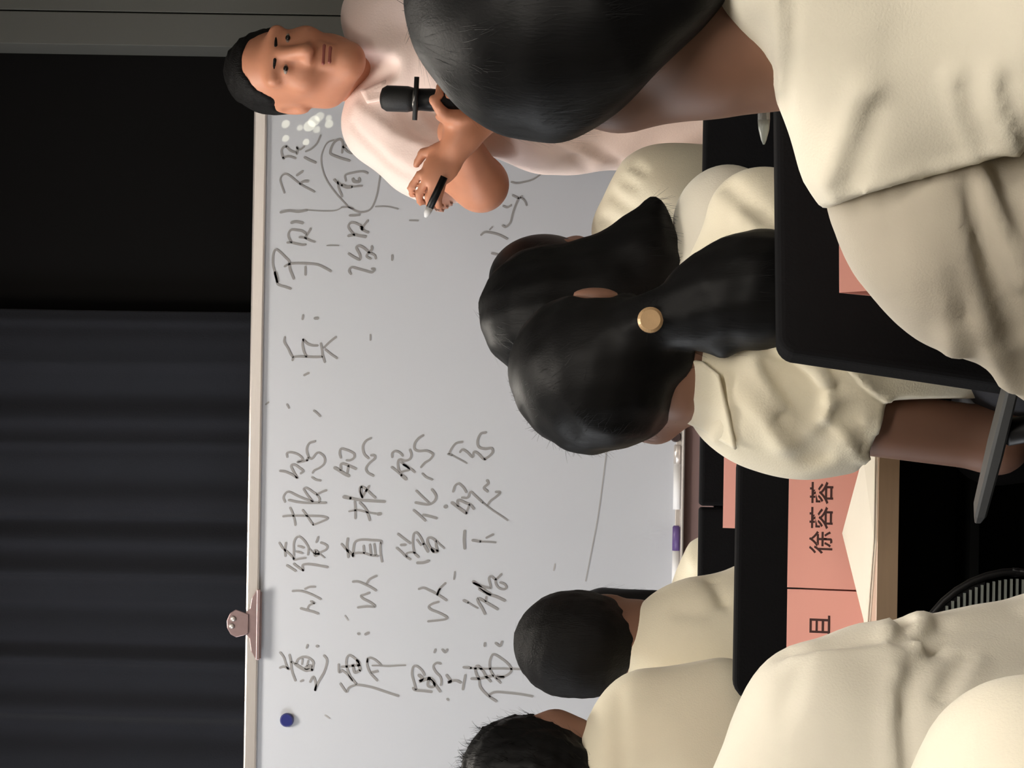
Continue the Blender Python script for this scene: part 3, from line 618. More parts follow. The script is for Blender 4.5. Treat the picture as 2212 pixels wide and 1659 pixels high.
# ------------------------------------------------------------------ desks
def desk(x0, x1, y0, y1, z, label, edge=0.027):
    d = empty('desk', ((x0 + x1) / 2, (y0 + y1) / 2, 0), label, 'desk', 'long narrow desks')
    hx, hy = (x1 - x0) / 2, (y1 - y0) / 2
    box('desktop', (-hx, -hy + 0.003, z - edge), (hx, hy - 0.003, z), M['desktop'], d, 0.0015)
    box('edge_band', (-hx, -hy, z - edge), (hx, -hy + 0.003, z - 0.0005), M['wood'], d)
    box('edge_band', (-hx, hy - 0.003, z - edge), (hx, hy, z - 0.0005), M['wood'], d)
    box('modesty_panel', (-hx + 0.06, hy - 0.06, 0.12), (hx - 0.06, hy - 0.042, z - edge), M['deskpanel'], d)
    box('shelf', (-hx + 0.06, hy - 0.20, z - edge - 0.13), (hx - 0.06, hy - 0.062, z - edge - 0.118), M['deskpanel'], d)
    for sx in (-1, 1):
        box('leg', (sx * (hx - 0.04) - 0.018, -hy + 0.05, 0.03), (sx * (hx - 0.04) + 0.018, hy - 0.03, z - edge), M['blackpl'], d, 0.003)
        box('foot', (sx * (hx - 0.04) - 0.024, -hy + 0.01, 0.0), (sx * (hx - 0.04) + 0.024, hy - 0.01, 0.03), M['blackpl'], d, 0.004)
    return d
ZD2 = float(W(1896, 1150, 3.92)[2])
desk(-1.15, 0.42, 3.92, 4.28, ZD2, 'brown edged desk carrying the pink name cards')
desk(-1.25, 0.75, 5.31, 5.51, 0.712, 'desk of the second row, hidden behind a black chair')
ZD3 = 0.738
desk(0.10, 1.20, 3.05, 3.42, ZD3, 'desk in front of the nearest dark haired woman')

# ------------------------------------------------------------------ tent name cards and paper
def text_mesh(s, size):
    cu = bpy.data.curves.new('text', 'FONT'); cu.body = s; cu.size = size; cu.align_x = 'CENTER'; cu.align_y = 'CENTER'; cu.offset = 0.0004
    o = bpy.data.objects.new('text_tmp', cu); COL.objects.link(o)
    dg = bpy.context.evaluated_depsgraph_get(); me = bpy.data.meshes.new_from_object(o.evaluated_get(dg))
    bpy.data.objects.remove(o); return me
def name_card(x, y, z, label, text=None, w=0.199, h=0.099, spread=0.036, rz=0.0, tx=0.0):
    c = empty('name_card', (x, y, z), label, 'name card', 'pink folded name cards', rz)
    th = 0.0008
    for s, nm in ((-1, 'front_face'), (1, 'back_face')):
        bm = bmesh.new()
        P = [(-w / 2, s * spread, 0), (w / 2, s * spread, 0), (w / 2, s * 0.001, h), (-w / 2, s * 0.001, h)]
        nrm = Vector((0, s * h, spread)).normalized() * th
        a = [bm.verts.new(p) for p in P]; b = [bm.verts.new(Vector(p) - nrm) for p in P]
        bm.faces.new(a); bm.faces.new(b[::-1])
        for i in range(4): bm.faces.new((a[i], b[i], b[(i + 1) % 4], a[(i + 1) % 4]))
        bmesh.ops.recalc_face_normals(bm, faces=bm.faces)
        fo = bm_obj(nm, bm, M['pink'], c)
        if s == -1: front = fo
    box('base_strip', (-w / 2, -spread + 0.002, 0), (w / 2, spread - 0.002, 0.0012), M['darkpink'], c)
    if text:
        for i, (ch, xo) in enumerate(text):
            me = text_mesh(ch, 0.0335)
            o = link('printed_character', me, M['print'], front)
            ang = math.atan2(h, spread)
            zc = h * 0.545
            o.matrix_local = Matrix.Translation((xo, -spread * (1 - zc / h) - 0.0008, zc)) @ Matrix.Rotation(ang, 4, 'X') @ Matrix.Diagonal((0.95, 1.02, 1, 1))
    return c
YC = 4.10
c1 = W(1780, 1112, YC); zc = ZD2
name_card(c1[0], YC, zc, 'pink name card with three printed characters on the brown edged desk',
          [('徐', -0.0366), ('蓉', -0.0035), ('蓉', 0.0305)], h=0.100)
c2 = W(1780, 1431, YC)
name_card(c2[0], YC - 0.004, zc, 'pink name card half hidden by the white shirt at lower left', [('且', 0.051)], h=0.100, rz=math.radians(0.3))
c3 = W(1600, 985, 5.42)
name_card(c3[0] - 0.03, 5.42, 0.712, 'pink name card in the second row, between black chair backs', w=0.2, h=0.094)
c4 = W(1840, 440, 3.28)
name_card(c4[0], 3.27, ZD3, 'pink name card showing under the nearest woman\'s sleeve', w=0.2, h=0.100, rz=math.radians(11))
# white papers propped against the cards
def sheet(name, corners, th, m, parent=None):
    bm = bmesh.new(); a = [bm.verts.new(c) for c in corners]; b = [bm.verts.new(Vector(c) + Vector((0, 0, th))) for c in corners]
    bm.faces.new(a[::-1]); bm.faces.new(b); n = len(a)
    for i in range(n): bm.faces.new((a[i], a[(i + 1) % n], b[(i + 1) % n], b[i]))
    bmesh.ops.recalc_face_normals(bm, faces=bm.faces); return bm_obj(name, bm, m, parent)
pA = W(1821, 1152, 4.052); pL = W(1872, 1365, 3.985); pR = W(1866, 985, 3.955)
pNr = W(1891, 985, 3.925); pNl = W(1889, 1160, 3.925)
pb = empty('paper_booklet', (float(pA[0]), 3.99, ZD2), 'white paper booklet lying in front of the pink name cards', 'booklet')
o_ = np.array([pA[0], 3.99, ZD2])
zz = lambda p, z: (p[0] - o_[0], p[1] - o_[1], z)
pg = sheet('cover', [zz(pNr, 0.0035), zz(pNl, 0.0035), zz(pL, 0.0035), zz(pA, float(pA[2] - ZD2)), zz(pR, float(pR[2] - ZD2))], 0.0012, M['paper'], pb)
sheet('page', [zz(pNr + [0.0, 0.0, 0], 0.0004), zz(pNl - [0.005, 0, 0], 0.0004), zz(pL, 0.0004), zz((pA + pL) / 2, 0.0004), zz(pR, 0.0004)], 0.0022, M['paper'], pb)

# ------------------------------------------------------------------ people
def V3(*a): return np.array(a, float)
def unit(v): v = np.array(v, float); return v / np.linalg.norm(v)
def frame(f, up=(0, 0, 1)):
    f = unit(f); r = unit(np.cross(f, up)); u = np.cross(r, f); return np.array([r, f, u])      # rows: right, forward, up
def head(F, C, R, s=1.0, hk=0.02):
    L = lambda x, y, z: np.array(C) + s * (R.T @ V3(x, y, z))
    e = lambda c, r, k=0.015, op='u': F.ell(L(*c), np.array(r) * s, R, k, op)
    cp = lambda a, b, ra, rb, k=0.012, op='u': F.cap(L(*a), L(*b), ra * s, rb * s, k, op)
    e((0, -0.018, 0.032), (0.077, 0.095, 0.098), 0.02); e((0, 0.028, -0.03), (0.064, 0.072, 0.082), 0.04)
    cp((-0.045, 0.0, -0.07), (-0.012, 0.068, -0.108), 0.026, 0.022, 0.04); cp((0.045, 0.0, -0.07), (0.012, 0.068, -0.108), 0.026, 0.022, 0.04)
    e((0, 0.075, -0.106), (0.022, 0.02, 0.018), 0.03)
    cp((-0.05, 0.076, 0.036), (0.05, 0.076, 0.036), 0.012, 0.012, 0.03)                          # brow
    for sx in (-1, 1):
        e((sx * 0.032, 0.103, 0.014), (0.017, 0.016, 0.011), 0.018, 's'); e((sx * 0.031, 0.083, 0.012), (0.014, 0.013, 0.0115), 0.008)
        e((sx * 0.042, 0.066, -0.022), (0.022, 0.022, 0.02), 0.03)                               # cheekbones
        e((sx * 0.078, -0.012, 0.0), (0.009, 0.02, 0.033), 0.01); e((sx * 0.083, -0.006, 0.004), (0.006, 0.01, 0.018), 0.006, 's')
    cp((0, 0.094, 0.02), (0, 0.116, -0.026), 0.010, 0.0145, 0.016); e((-0.013, 0.102, -0.03), (0.009, 0.01, 0.008), 0.01); e((0.013, 0.102, -0.03), (0.009, 0.01, 0.008), 0.01)
    cp((-0.018, 0.093, -0.058), (0.018, 0.093, -0.058), 0.0065, 0.0065, 0.012); cp((-0.015, 0.092, -0.071), (0.015, 0.092, -0.071), 0.007, 0.007, 0.012)
    cp((-0.024, 0.104, -0.0645), (0.024, 0.104, -0.0645), 0.003, 0.003, 0.005, 's')
    return L
def face_bits(root, L, R, s, lips=True):
    org = np.array(root.location)
    def blob(name, c, r, m):
        F = Field().ell(L(*c), np.array(r) * s, R, 0.001); return field_obj(name, F, min(r) * s * 0.35, m, root)
    for sx in (-1, 1):
        ey = blob('eye', (sx * 0.031, 0.089, 0.012), (0.011, 0.0085, 0.0055), M['eye']); ir = blob('iris', (sx * 0.031, 0.0955, 0.012), (0.0058, 0.003, 0.005), M['iris']); ir.parent = ey
        F = Field().cap(L(sx * 0.014, 0.094, 0.034), L(sx * 0.05, 0.082, 0.037), 0.0034 * s, 0.0022 * s, 0.002); field_obj('eyebrow', F, 0.0016, M['hair_b'], root)
    if lips:
        F = Field().cap(L(-0.018, 0.0985, -0.059), L(0.018, 0.0985, -0.059), 0.0035 * s, k=0.003).cap(L(-0.014, 0.098, -0.071), L(0.014, 0.098, -0.071), 0.004 * s, k=0.003); field_obj('lips', F, 0.0016, M['lips'], root)
def hand(F, wr, d, n, side, s=1.0, curl=(35, 45, 30), spread=0.10, thumb=True):
    """palm and five fingers; d to the fingertips, n out of the palm, side towards the thumb"""
    wr = np.array(wr, float); d = unit(d); n = unit(n - d * (n @ d)); side = unit(np.cross(d, n)) * (1 if np.cross(d, n) @ side > 0 else -1)
    F.ell(wr + d * 0.045 * s, V3(0.038, 0.05, 0.015) * s, np.array([side, d, n]), 0.015)
    for i, (ln, off) in enumerate(((0.074, 0.028), (0.082, 0.0095), (0.076, -0.009), (0.06, -0.026))):
        p = wr + (d * 0.083 + side * off) * s; dd = unit(d + side * (off / 0.03) * spread); a = 0
        for j, fr in enumerate((0.45, 0.31, 0.24)):
            a += math.radians(curl[j]); q = p + (dd * math.cos(a) + n * math.sin(a)) * ln * fr * s
            F.cap(p, q, (0.0088 - 0.0008 * j) * s, (0.0080 - 0.0008 * j) * s, 0.004); p = q
    if thumb:
        p = wr + (d * 0.022 + side * 0.030) * s; a = unit(side * 0.75 + d * 0.55 + n * 0.35)
        F.cap(wr + d * 0.02 * s, p, 0.014 * s, 0.0115 * s, 0.01); q = p + a * 0.034 * s; F.cap(p, q, 0.0112 * s, 0.0098 * s, 0.006)
        F.cap(q, q + unit(d * 0.85 + side * 0.15 + n * 0.5) * 0.028 * s, 0.0098 * s, 0.0082 * s, 0.005)
def lower(root, X, Y, yaw=0.0, m=None):
    """seated hips and legs in trousers, and shoes"""
    f = V3(-math.sin(yaw), math.cos(yaw), 0); r = V3(math.cos(yaw), math.sin(yaw), 0); p = V3(X, Y, 0); z = lambda v: V3(0, 0, v)
    F = Field().ell(p + z(0.575), (0.17, 0.125, 0.10), np.array([r, f, V3(0, 0, 1)]), 0.04)
    S = []
    for s in (-1, 1):
        kn = p + r * 0.10 * s + f * 0.40 + z(0.535); an = p + r * 0.11 * s + f * 0.36 + z(0.09)
        F.cap(p + r * 0.09 * s + z(0.56), kn, 0.082, 0.062, 0.03).cap(kn, an, 0.06, 0.048, 0.02)
        S.append(Field().ell(an + f * 0.05 + z(-0.05), (0.042, 0.12, 0.04), np.array([r, f, V3(0, 0, 1)]), 0.02).ell(an + z(-0.02), (0.04, 0.05, 0.045), k=0.03).plane((0, 0, 0.002), (0, 0, -1)))
    F.wave(0.002, 30, 5)
    field_obj('trousers', F, 0.011, m or M['trousers'], root)
    for s in S: field_obj('shoe', s, 0.009, M['shoe'], root)
def body(root, C, f, up, neck, shL, shR, elL, elR, wrL, wrR, pelvis, s=1.0, skin='skin', neck_r=0.052, hands=True, hL=None, hR=None, chest=0.085, h=0.0065, face=True, upr=0.04, extra=None):
    F = Field(); R = frame(f, up); L = head(F, C, R, s)
    F.cap(L(0, -0.03, -0.05), neck, 0.050 * s, neck_r, 0.03)
    mid = (np.array(shL) + np.array(shR)) / 2
    F.cap(neck, mid, neck_r, chest * 0.9, 0.04).cap(mid, pelvis, chest, chest, 0.05)
    for sh, el, wr, hd, sgn in ((shL, elL, wrL, hL, -1), (shR, elR, wrR, hR, 1)):
        F.cap(mid, sh, chest * 0.7, upr + 0.008, 0.03).cap(sh, el, upr + 0.004, upr - 0.002, 0.02).cap(el, wr, upr - 0.002, 0.027, 0.02)
        if hands:
            d = np.array(wr) - np.array(el)
            if hd is None: hand(F, wr, d, V3(0, 0, -1), V3(-sgn, 0, 0.2), s * 0.95)
            else: hand(F, wr, *hd[:3], s * 0.95, *(hd[3:] or ()))
    if extra: extra(F)
    field_obj('body', F, h, M[skin], root)
    if face: face_bits(root, L, R, s, lips=False)
    return L, R
def person(X, Y, label): return empty('person', (X, Y, 0), label, 'person', 'people in the room')
def chn(F, pts, k=0.03, op='u'):
    """chain of (px, py, distance, pixel radius)"""
    q = [(W(x, y, Y), PR(r, Y)) for x, y, Y, r in pts]
    if len(q) == 1: F.ell(q[0][0], (q[0][1],) * 3, None, k, op)
    F.chain(q, k, op); return F

# ---- speaker, standing beside the board --------------------------------------------------
YS = 6.18
xs = float(W(1000, 165, YS)[0])
S = person(xs, YS, 'man standing at the whiteboard speaking into a black microphone')
fS = unit((0.22, -0.97, -0.03)); hs = 1.04
Cs = W(637, 150, YS - 0.06)
sR = W(838, 262, YS); sL = W(845, 30, YS + 0.02)
eR = W(1038, 398, YS - 0.10); wR = W(985, 285, YS - 0.24)
eL = W(1110, 20, YS - 0.12); wL = W(1000, 290, YS - 0.30)
F = Field(); Rs = frame(fS, (0.03, 0, 1)); Ls = head(F, Cs, Rs, hs)
nk = W(842, 140, YS + 0.02)
F.cap(Ls(0, -0.03, -0.05), nk, 0.058, 0.06, 0.03)
F.cap(nk, W(960, 150, YS), 0.06, 0.10, 0.05).cap(W(960, 150, YS), W(1560, 190, YS), 0.10, 0.11, 0.05)
for sh, el, wr in ((sR, eR, wR), (sL, eL, wL)):
    F.cap(W(930, 150, YS), sh, 0.07, 0.055, 0.03).cap(sh, el, 0.05, 0.054, 0.02).cap(el, wr, 0.052, 0.032, 0.02)
# right hand closes round the microphone, left hand lies over the right forearm
mA = W(822, 212, YS - 0.30); mB = W(985, 218, YS - 0.32); mdir = unit(mB - mA)
def fist(F, axis_pt, ax, out, s=1.0):
    """four fingers wrapped round a rod at axis_pt; ax along the rod, out from the palm side"""
    out = unit(out - ax * (out @ ax)); t = np.cross(ax, out)
    F.ell(axis_pt + out * 0.030 * s, V3(0.016, 0.042, 0.036) * s, np.array([out, ax, t]), 0.012)
    for i in range(4):
        c = axis_pt + ax * (0.030 - 0.020 * i) * s; pts = []
        for a in (20, 75, 130, 185, 235): pts.append(c + (out * math.cos(math.radians(a)) + t * math.sin(math.radians(a))) * (0.0265 if a > 40 else 0.034) * s)
        for p, q in zip(pts, pts[1:]): F.cap(p, q, 0.0093 * s, 0.0088 * s, 0.004)
    c = axis_pt - ax * 0.012 * s; pts = [c + (out * math.cos(math.radians(a)) + t * math.sin(math.radians(a))) * 0.031 * s - ax * o * s for a, o in ((-15, -0.01), (-60, 0.012), (-105, 0.028))]
    for p, q in zip(pts, pts[1:]): F.cap(p, q, 0.0115 * s, 0.0098 * s, 0.006)
gp = mA + mdir * PR(165, YS - 0.3)
F.cap(wR, gp + V3(-0.035, 0.02, -0.01), 0.033, 0.028, 0.02)
fist(F, gp, mdir, unit(V3(-1, 0.35, 0)), 1.0)
wl2 = W(985, 318, YS - 0.30)
F.cap(eL, W(1050, 240, YS - 0.27), 0.05, 0.036, 0.02).cap(W(1050, 240, YS - 0.27), wl2, 0.036, 0.03, 0.02)
hand(F, wl2, unit(W(945, 372, YS - 0.31) - wl2), V3(-0.3, 1, -0.3), V3(0.3, 0, 1), 1.0, (28, 48, 40), 0.22)
field_obj('body', F, 0.0065, M['skin_red'], S)
face_bits(S, Ls, Rs, hs)
# thin hair, receding from the forehead
F = Field().ell(Ls(0, -0.022, 0.040), V3(0.083, 0.099, 0.100) * hs, Rs, 0.01)
F.ell(Ls(0, 0.085, 0.0), V3(0.10, 0.080, 0.112) * hs, Rs, 0.015, 's').plane(Ls(0, 0, -0.045), Rs.T @ V3(0, 0.55, -1)); F.ell(Ls(0.085, 0.005, -0.02), V3(0.03, 0.034, 0.055) * hs, Rs, 0.01, 's'); F.ell(Ls(-0.085, 0.005, -0.02), V3(0.03, 0.034, 0.055) * hs, Rs, 0.01, 's')
F.wave(0.0025, 160, 2)
field_obj('hair', F, 0.006, M['hair_b'], S, dict(n=500, flow=(0.3, 0.6, -0.3), length=0.014, lift=0.1, width=0.0004, seed=4))
# short sleeved shirt
F = Field()
chn(F, [(895, 150, YS, 128), (1010, 165, YS, 150), (1200, 205, YS, 160), (1580, 210, YS, 165)], 0.05)
chn(F, [(880, 150, YS, 100), (832, 268, YS - 0.01, 86), (905, 335, YS - 0.05, 80), (985, 388, YS - 0.09, 84)], 0.04)
chn(F, [(880, 150, YS, 100), (835, 40, YS + 0.01, 88), (930, 0, YS - 0.04, 82), (1020, 10, YS - 0.08, 84)], 0.04)
chn(F, [(825, 130, YS + 0.03, 62), (850, 150, YS + 0.02, 75)], 0.03)
F.cap(W(1000, 405, YS - 0.10), W(1090, 455, YS - 0.15), 0.075, 0.09, 0.006, 's')
F.cap(Ls(0, 0.02, -0.10), W(830, 150, YS - 0.12), 0.05, 0.03, 0.01, 's')
F.fold([(770, 230), (850, 290), (960, 330)], 0.006, 0.012); F.fold([(760, 270), (840, 350), (930, 410)], -0.006, 0.011)
F.fold([(860, 230), (900, 290), (930, 300)], -0.006, 0.01); F.fold([(900, 240), (940, 290), (1000, 300)], 0.006, 0.01)
F.fold([(1230, 300), (1290, 320), (1340, 350)], -0.008, 0.012); F.fold([(1190, 300), (1260, 330), (1330, 370)], 0.007, 0.011); F.fold([(1240, 340), (1270, 370), (1310, 385)], -0.008, 0.012)
F.wave(0.003, 26, 8)
field_obj('shirt', F, 0.0075, M['pink_shirt'], S)
# collar flaps
for pts in ([(778, 196), (792, 222), (838, 214), (832, 172)],):
    bm = bmesh.new(); o0 = np.array(S.location)
    dy = [-0.075, -0.095, -0.115, -0.10]
    v = [bm.verts.new(W(x, y, YS + d) - o0) for (x, y), d in zip(pts, dy)]; f_ = bm.faces.new(v)
    bmesh.ops.subdivide_edges(bm, edges=list(bm.edges), cuts=4, use_grid_fill=True)
    ob = bm_obj('collar', bm, M['pink_shirt'], S, True); sm = ob.modifiers.new('t', 'SOLIDIFY'); sm.thickness = 0.004
F = Field(); fx = W(1580, 205, YS)
for sx in (-1, 1):
    hip = V3(fx[0] + 0.02 + 0.09 * sx, YS, 0.86); kn = V3(fx[0] + 0.10 + 0.09 * sx, YS + 0.02, 0.48); an = V3(fx[0] + 0.13 + 0.09 * sx, YS + 0.08, 0.09)
    F.cap(hip, kn, 0.095, 0.072, 0.03).cap(kn, an, 0.072, 0.058, 0.03)
F.ell(V3(fx[0], YS, 0.88), (0.175, 0.12, 0.12), None, 0.05)
field_obj('trousers', F, 0.012, M['trousers'], S)
for sx in (-1, 1):
    field_obj('shoe', Field().ell((fx[0] + 0.13 + 0.09 * sx, YS + 0.02, 0.045), (0.045, 0.135, 0.045), None, 0.02).ell((fx[0] + 0.13 + 0.09 * sx, YS + 0.08, 0.07), (0.042, 0.05, 0.05), None, 0.03).plane((0, 0, 0.002), (0, 0, -1)), 0.009, M['shoe'], S)
# microphone
mic = empty('microphone', tuple(W(895, 213, YS - 0.31)), 'black handheld microphone raised below the speaker\'s chin', 'microphone')
mo = np.array(mic.location)
mp = lambda t: mA + mdir * PR(t, YS - 0.3) - mo
tube('grille', [mp(0), mp(4), mp(14), mp(60), mp(76)], [0.010, 0.020, 0.0255, 0.0255, 0.022], M['mic'], mic, 20)
tube('collar_ring', [mp(74), mp(82)], 0.0245, M['steel'], mic, 20)
cr = unit(np.cross(mdir, (0, 1, 0)))
tube('switch_bar', [mp(78) + cr * 0.042 - V3(0, 0.02, 0), mp(78) - cr * 0.042 - V3(0, 0.02, 0)], 0.005, M['mic'], mic, 10)
tube('handle', [mp(80), mp(110), mp(215)], [0.0215, 0.0225, 0.016], M['blackpl'], mic, 20)
# marker in the left hand
ma = W(952, 398, YS - 0.335); mb = W(922, 462, YS - 0.335)
mk = empty('marker_pen', tuple((ma + mb) / 2), 'dark marker with pale tip held in the speaker\'s fingers', 'marker')
q = lambda t: ma + (mb - ma) * t - (ma + mb) / 2
tube('barrel', [q(-0.25), q(0.8)], 0.0075, M['blackpl'], mk); tube('tip', [q(0.8), q(1.0), q(1.12)], [0.0075, 0.0065, 0.002], M['whitepl'], mk)

# ---- front row ---------------------------------------------------------------------------
def simple_person(label, Y, headpx, neckpx, shoulders, facing, hair_fn, shirt_fn, shirt_m, skin='skin', head_s=1.0, arms_fwd=0.28, zarm=None, yaw=0.0, hip_px=None, chest=0.085, lower_back=0.04, extra_skin=None, hair_m='hair', strands=None, hairh=0.0075, shh=0.0085, hands=True, custom=None):
    C = W(headpx[0], headpx[1], Y + 0.02); nk = W(neckpx[0], neckpx[1], Y)
    hipx = W(1600, hip_px if hip_px is not None else neckpx[1], Y)[0]
    root = person(float(hipx), Y, label)
    shL = W(*shoulders[0], Y); shR = W(*shoulders[1], Y)
    f = unit((math.sin(math.radians(facing)), math.cos(math.radians(facing)), -0.12))
    fy = V3(-math.sin(yaw), math.cos(yaw), 0)
    if custom is None:
        elL = shL + V3(-0.03, 0.10, -0.25); elR = shR + V3(0.03, 0.10, -0.25)
        wrL = elL + fy * 0.20 + V3(0.10, 0, -0.03); wrR = elR + fy * 0.20 + V3(-0.10, 0, -0.03)
    else: elL, elR, wrL, wrR = custom
    L, R = body(root, C, f, (0, 0, 1), nk, shL, shR, elL, elR, wrL, wrR, V3(hipx, Y - lower_back + 0.02, 0.60), head_s, skin, chest=chest, hands=hands, extra=extra_skin)
    HF = Field().ell(L(0, -0.024, 0.036), V3(0.084, 0.101, 0.104) * head_s, R, 0.02); hair_fn(HF, L, R); field_obj('hair', HF, hairh, M[hair_m], root, strands)
    SF = Field(); shirt_fn(SF)
    for sh, el in ((shL, elL), (shR, elR)): SF.cap(sh, sh + (el - sh) * 0.72, 0.062, 0.062, 0.03)
    SF.cap((shL + shR) / 2 - V3(0, 0, 0.06), V3(hipx, Y, 0.64), 0.125, 0.14, 0.06)
    SF.wave(0.003, 24, int(abs(hipx) * 100)); field_obj('shirt', SF, shh, M[shirt_m], root)
    lower(root, float(hipx), Y, yaw)
    return root, L, R

YF = 5.95
def hair(HF, L, R): HF.ell(L(0, -0.025, 0.03), (0.09, 0.105, 0.11), R, 0.02).cap(L(0.05, -0.06, -0.02), W(1445, 1292, YF - 0.08), 0.055, 0.016, 0.04).cap(L(0, -0.07, 0), L(0.02, -0.08, -0.12), 0.07, 0.04, 0.03); HF.ell(L(0, 0.085, -0.03), (0.07, 0.05, 0.085), R, 0.01, 's')
def shirt(F):
    chn(F, [(1562, 1272, YF - 0.03, 124), (1480, 1330, YF, 60)], 0.03)
    chn(F, [(1560, 1390, YF, 120), (1640, 1390, YF, 130)], 0.05)
    F.fold([(1480, 1230), (1515, 1240)], -0.004, 0.01); F.fold([(1460, 1262), (1500, 1240)], -0.004, 0.01)
simple_person('person in pale yellow shirt hidden behind the short haired man', YF, (1300, 1395), (1420, 1380), ((1540, 1500), (1560, 1290)), -15, hair, shirt, 'cream2', strands=dict(n=500, length=0.05))
def hair(HF, L, R): HF.ell(L(0, -0.02, 0.03), (0.086, 0.103, 0.108), R, 0.02).cap(L(0, -0.06, 0), L(0, -0.07, -0.08), 0.07, 0.05, 0.03); HF.ell(L(0, 0.09, -0.03), (0.07, 0.05, 0.085), R, 0.01, 's')
def shirt(F):
    chn(F, [(1432, 436, YF - 0.03, 110), (1368, 500, YF - 0.02, 80), (1400, 600, YF, 75)], 0.04); chn(F, [(1432, 436, YF - 0.03, 112), (1600, 420, YF, 115)], 0.05)
    for a, b in (((1318, 418), (1360, 450)), ((1322, 378), (1370, 400)), ((1296, 470), (1340, 490)), ((1345, 345), (1390, 370))): F.fold([a, b], -0.010, 0.010)
simple_person('person in cream shirt beside the speaker, head behind the bob haircut', YF, (1215, 600), (1345, 600), ((1420, 720), (1440, 470)), 20, hair, shirt, 'cream2', strands=None)

# ---- second row --------------------------------------------------------------------------
YM = 5.08
def hair(HF, L, R):
    chn(HF, [(1228, 1392, YM, 112), (1262, 1394, YM - 0.01, 112)], 0.02); HF.ell(L(0, 0.115, -0.03), (0.075, 0.055, 0.085), R, 0.015, 's')
    chn(HF, [(1300, 1395, YM - 0.03, 84), (1345, 1395, YM - 0.03, 48)], 0.03)
    HF.wave(0.002, 140, 3)
def shirt(F):
    chn(F, [(1492, 1400, YM, 132), (1640, 1392, YM, 140)], 0.05); chn(F, [(1395, 1405, YM - 0.01, 72), (1492, 1400, YM, 130)], 0.05)
    chn(F, [(1492, 1400, YM, 110), (1500, 1520, YM, 105)], 0.05)
    F.fold([(1540, 1262), (1560, 1300), (1585, 1330)], -0.010, 0.014); F.fold([(1470, 1320), (1530, 1330), (1580, 1300)], -0.006, 0.016)
    F.fold([(1345, 1400), (1420, 1420), (1520, 1430)], 0.003, 0.012)
rt, L, R = simple_person('short black haired person in pale yellow shirt, second row', YM, (1298, 1394), (1350, 1385), ((1500, 1490), (1530, 1375)), -8, hair, shirt, 'cream2', hair_m='hair_b', hip_px=1290, strands=dict(n=1500, flow=(0, -0.2, -1), length=0.02, lift=0.15, width=0.0004))
YN = 4.86
def hair(HF, L, R):
    chn(HF, [(1128, 1676, YN, 124), (1180, 1685, YN - 0.02, 112), (1250, 1690, YN - 0.03, 80)], 0.03); HF.ell(L(0, 0.115, -0.03), (0.075, 0.055, 0.085), R, 0.015, 's'); HF.wave(0.006, 120, 6)
def shirt(F):
    chn(F, [(1400, 1650, YN, 152), (1560, 1640, YN, 160)], 0.05); chn(F, [(1420, 1570, YN, 128), (1560, 1540, YN, 120)], 0.05); chn(F, [(1345, 1680, YN - 0.02, 108), (1400, 1660, YN, 150)], 0.04)
    F.fold([(1300, 1520), (1310, 1600), (1300, 1659)], 0.004, 0.014); F.fold([(1340, 1500), (1345, 1600), (1350, 1659)], -0.003, 0.012)
simple_person('spiky black haired person in pale yellow shirt at the left edge', YN, (1192, 1672), (1290, 1680), ((1430, 1760), (1430, 1580)), 6, hair, shirt, 'cream2', hip_px=1770, extra_skin=lambda F: chn(F, [(1158, 1588, YN, 40), (1200, 1580, YN, 42), (1246, 1592, YN, 40)], 0.02), strands=dict(n=2600, flow=(0.2, 0, 0.9), length=0.022, lift=0.6, curl=0.4, width=0.0005))
# bob haircut
YBB = 4.50
def hair(HF, L, R):
    chn(HF, [(1188, 676, YBB, 144), (1310, 664, YBB, 134), (1385, 640, YBB, 105)], 0.03); chn(HF, [(1330, 610, YBB - 0.01, 100), (1388, 540, YBB - 0.02, 70), (1412, 450, YBB - 0.02, 24)], 0.04)
    chn(HF, [(1330, 610, YBB - 0.01, 90), (1415, 590, YBB - 0.03, 45)], 0.03)
    chn(HF, [(1330, 720, YBB, 100), (1400, 760, YBB - 0.02, 60)], 0.04)
    HF.ell(L(0, 0.13, -0.035), (0.065, 0.055, 0.085), R, 0.02, 's'); HF.wave(0.002, 90, 3)
def shirt(F):
    chn(F, [(1572, 478, YBB, 118), (1585, 640, YBB, 125), (1600, 800, YBB, 110)], 0.05); chn(F, [(1480, 640, YBB, 65), (1580, 640, YBB, 120)], 0.05)
    F.fold([(1470, 440), (1500, 500), (1560, 540)], -0.004, 0.015)
simple_person('person with glossy black bob haircut behind the ponytail', YBB, (1252, 672), (1420, 645), ((1585, 770), (1585, 500)), 12, hair, shirt, 'white_shirt', strands=dict(n=2600, flow=(0.05, -0.1, -1), length=0.04, lift=0.05, width=0.0004))

# ---- woman with the ponytail ---------------------------------------------------------------
YP = 3.75
Pt = person(0.12, YP, 'woman with a long ponytail and gold hair tie, turned left')
fP = unit((-0.55, 0.82, -0.30)); RP = frame(fP)
C = W(1357, 806, YP + 0.02)
F = Field(); LP = head(F, C, RP, 0.97)
nk = W(1500, 745, YP); sR = W(1640, 490, YP); sL = W(1635, 880, YP - 0.01)
F.cap(LP(0, -0.03, -0.05), nk, 0.052, 0.055, 0.03)
md = W(1680, 690, YP); F.cap(nk, md, 0.055, 0.08, 0.04).cap(md, V3(0.12, YP, 0.60), 0.08, 0.08, 0.05)
eL = W(2152, 950, YP + 0.0); wLp = W(2128, 885, YP + 0.22)
F.cap(md, sL, 0.06, 0.046, 0.03).cap(sL, eL, 0.043, 0.040, 0.02).cap(eL, wLp, 0.039, 0.030, 0.02)
hand(F, wLp, V3(0.45, 0.5, 0.1), V3(0, 0, -1), V3(0.3, 0, 0.6), 0.92, (25, 35, 25))
eR = sR + V3(0.03, 0.10, -0.27); wRp = eR + V3(-0.08, 0.20, 0.02)
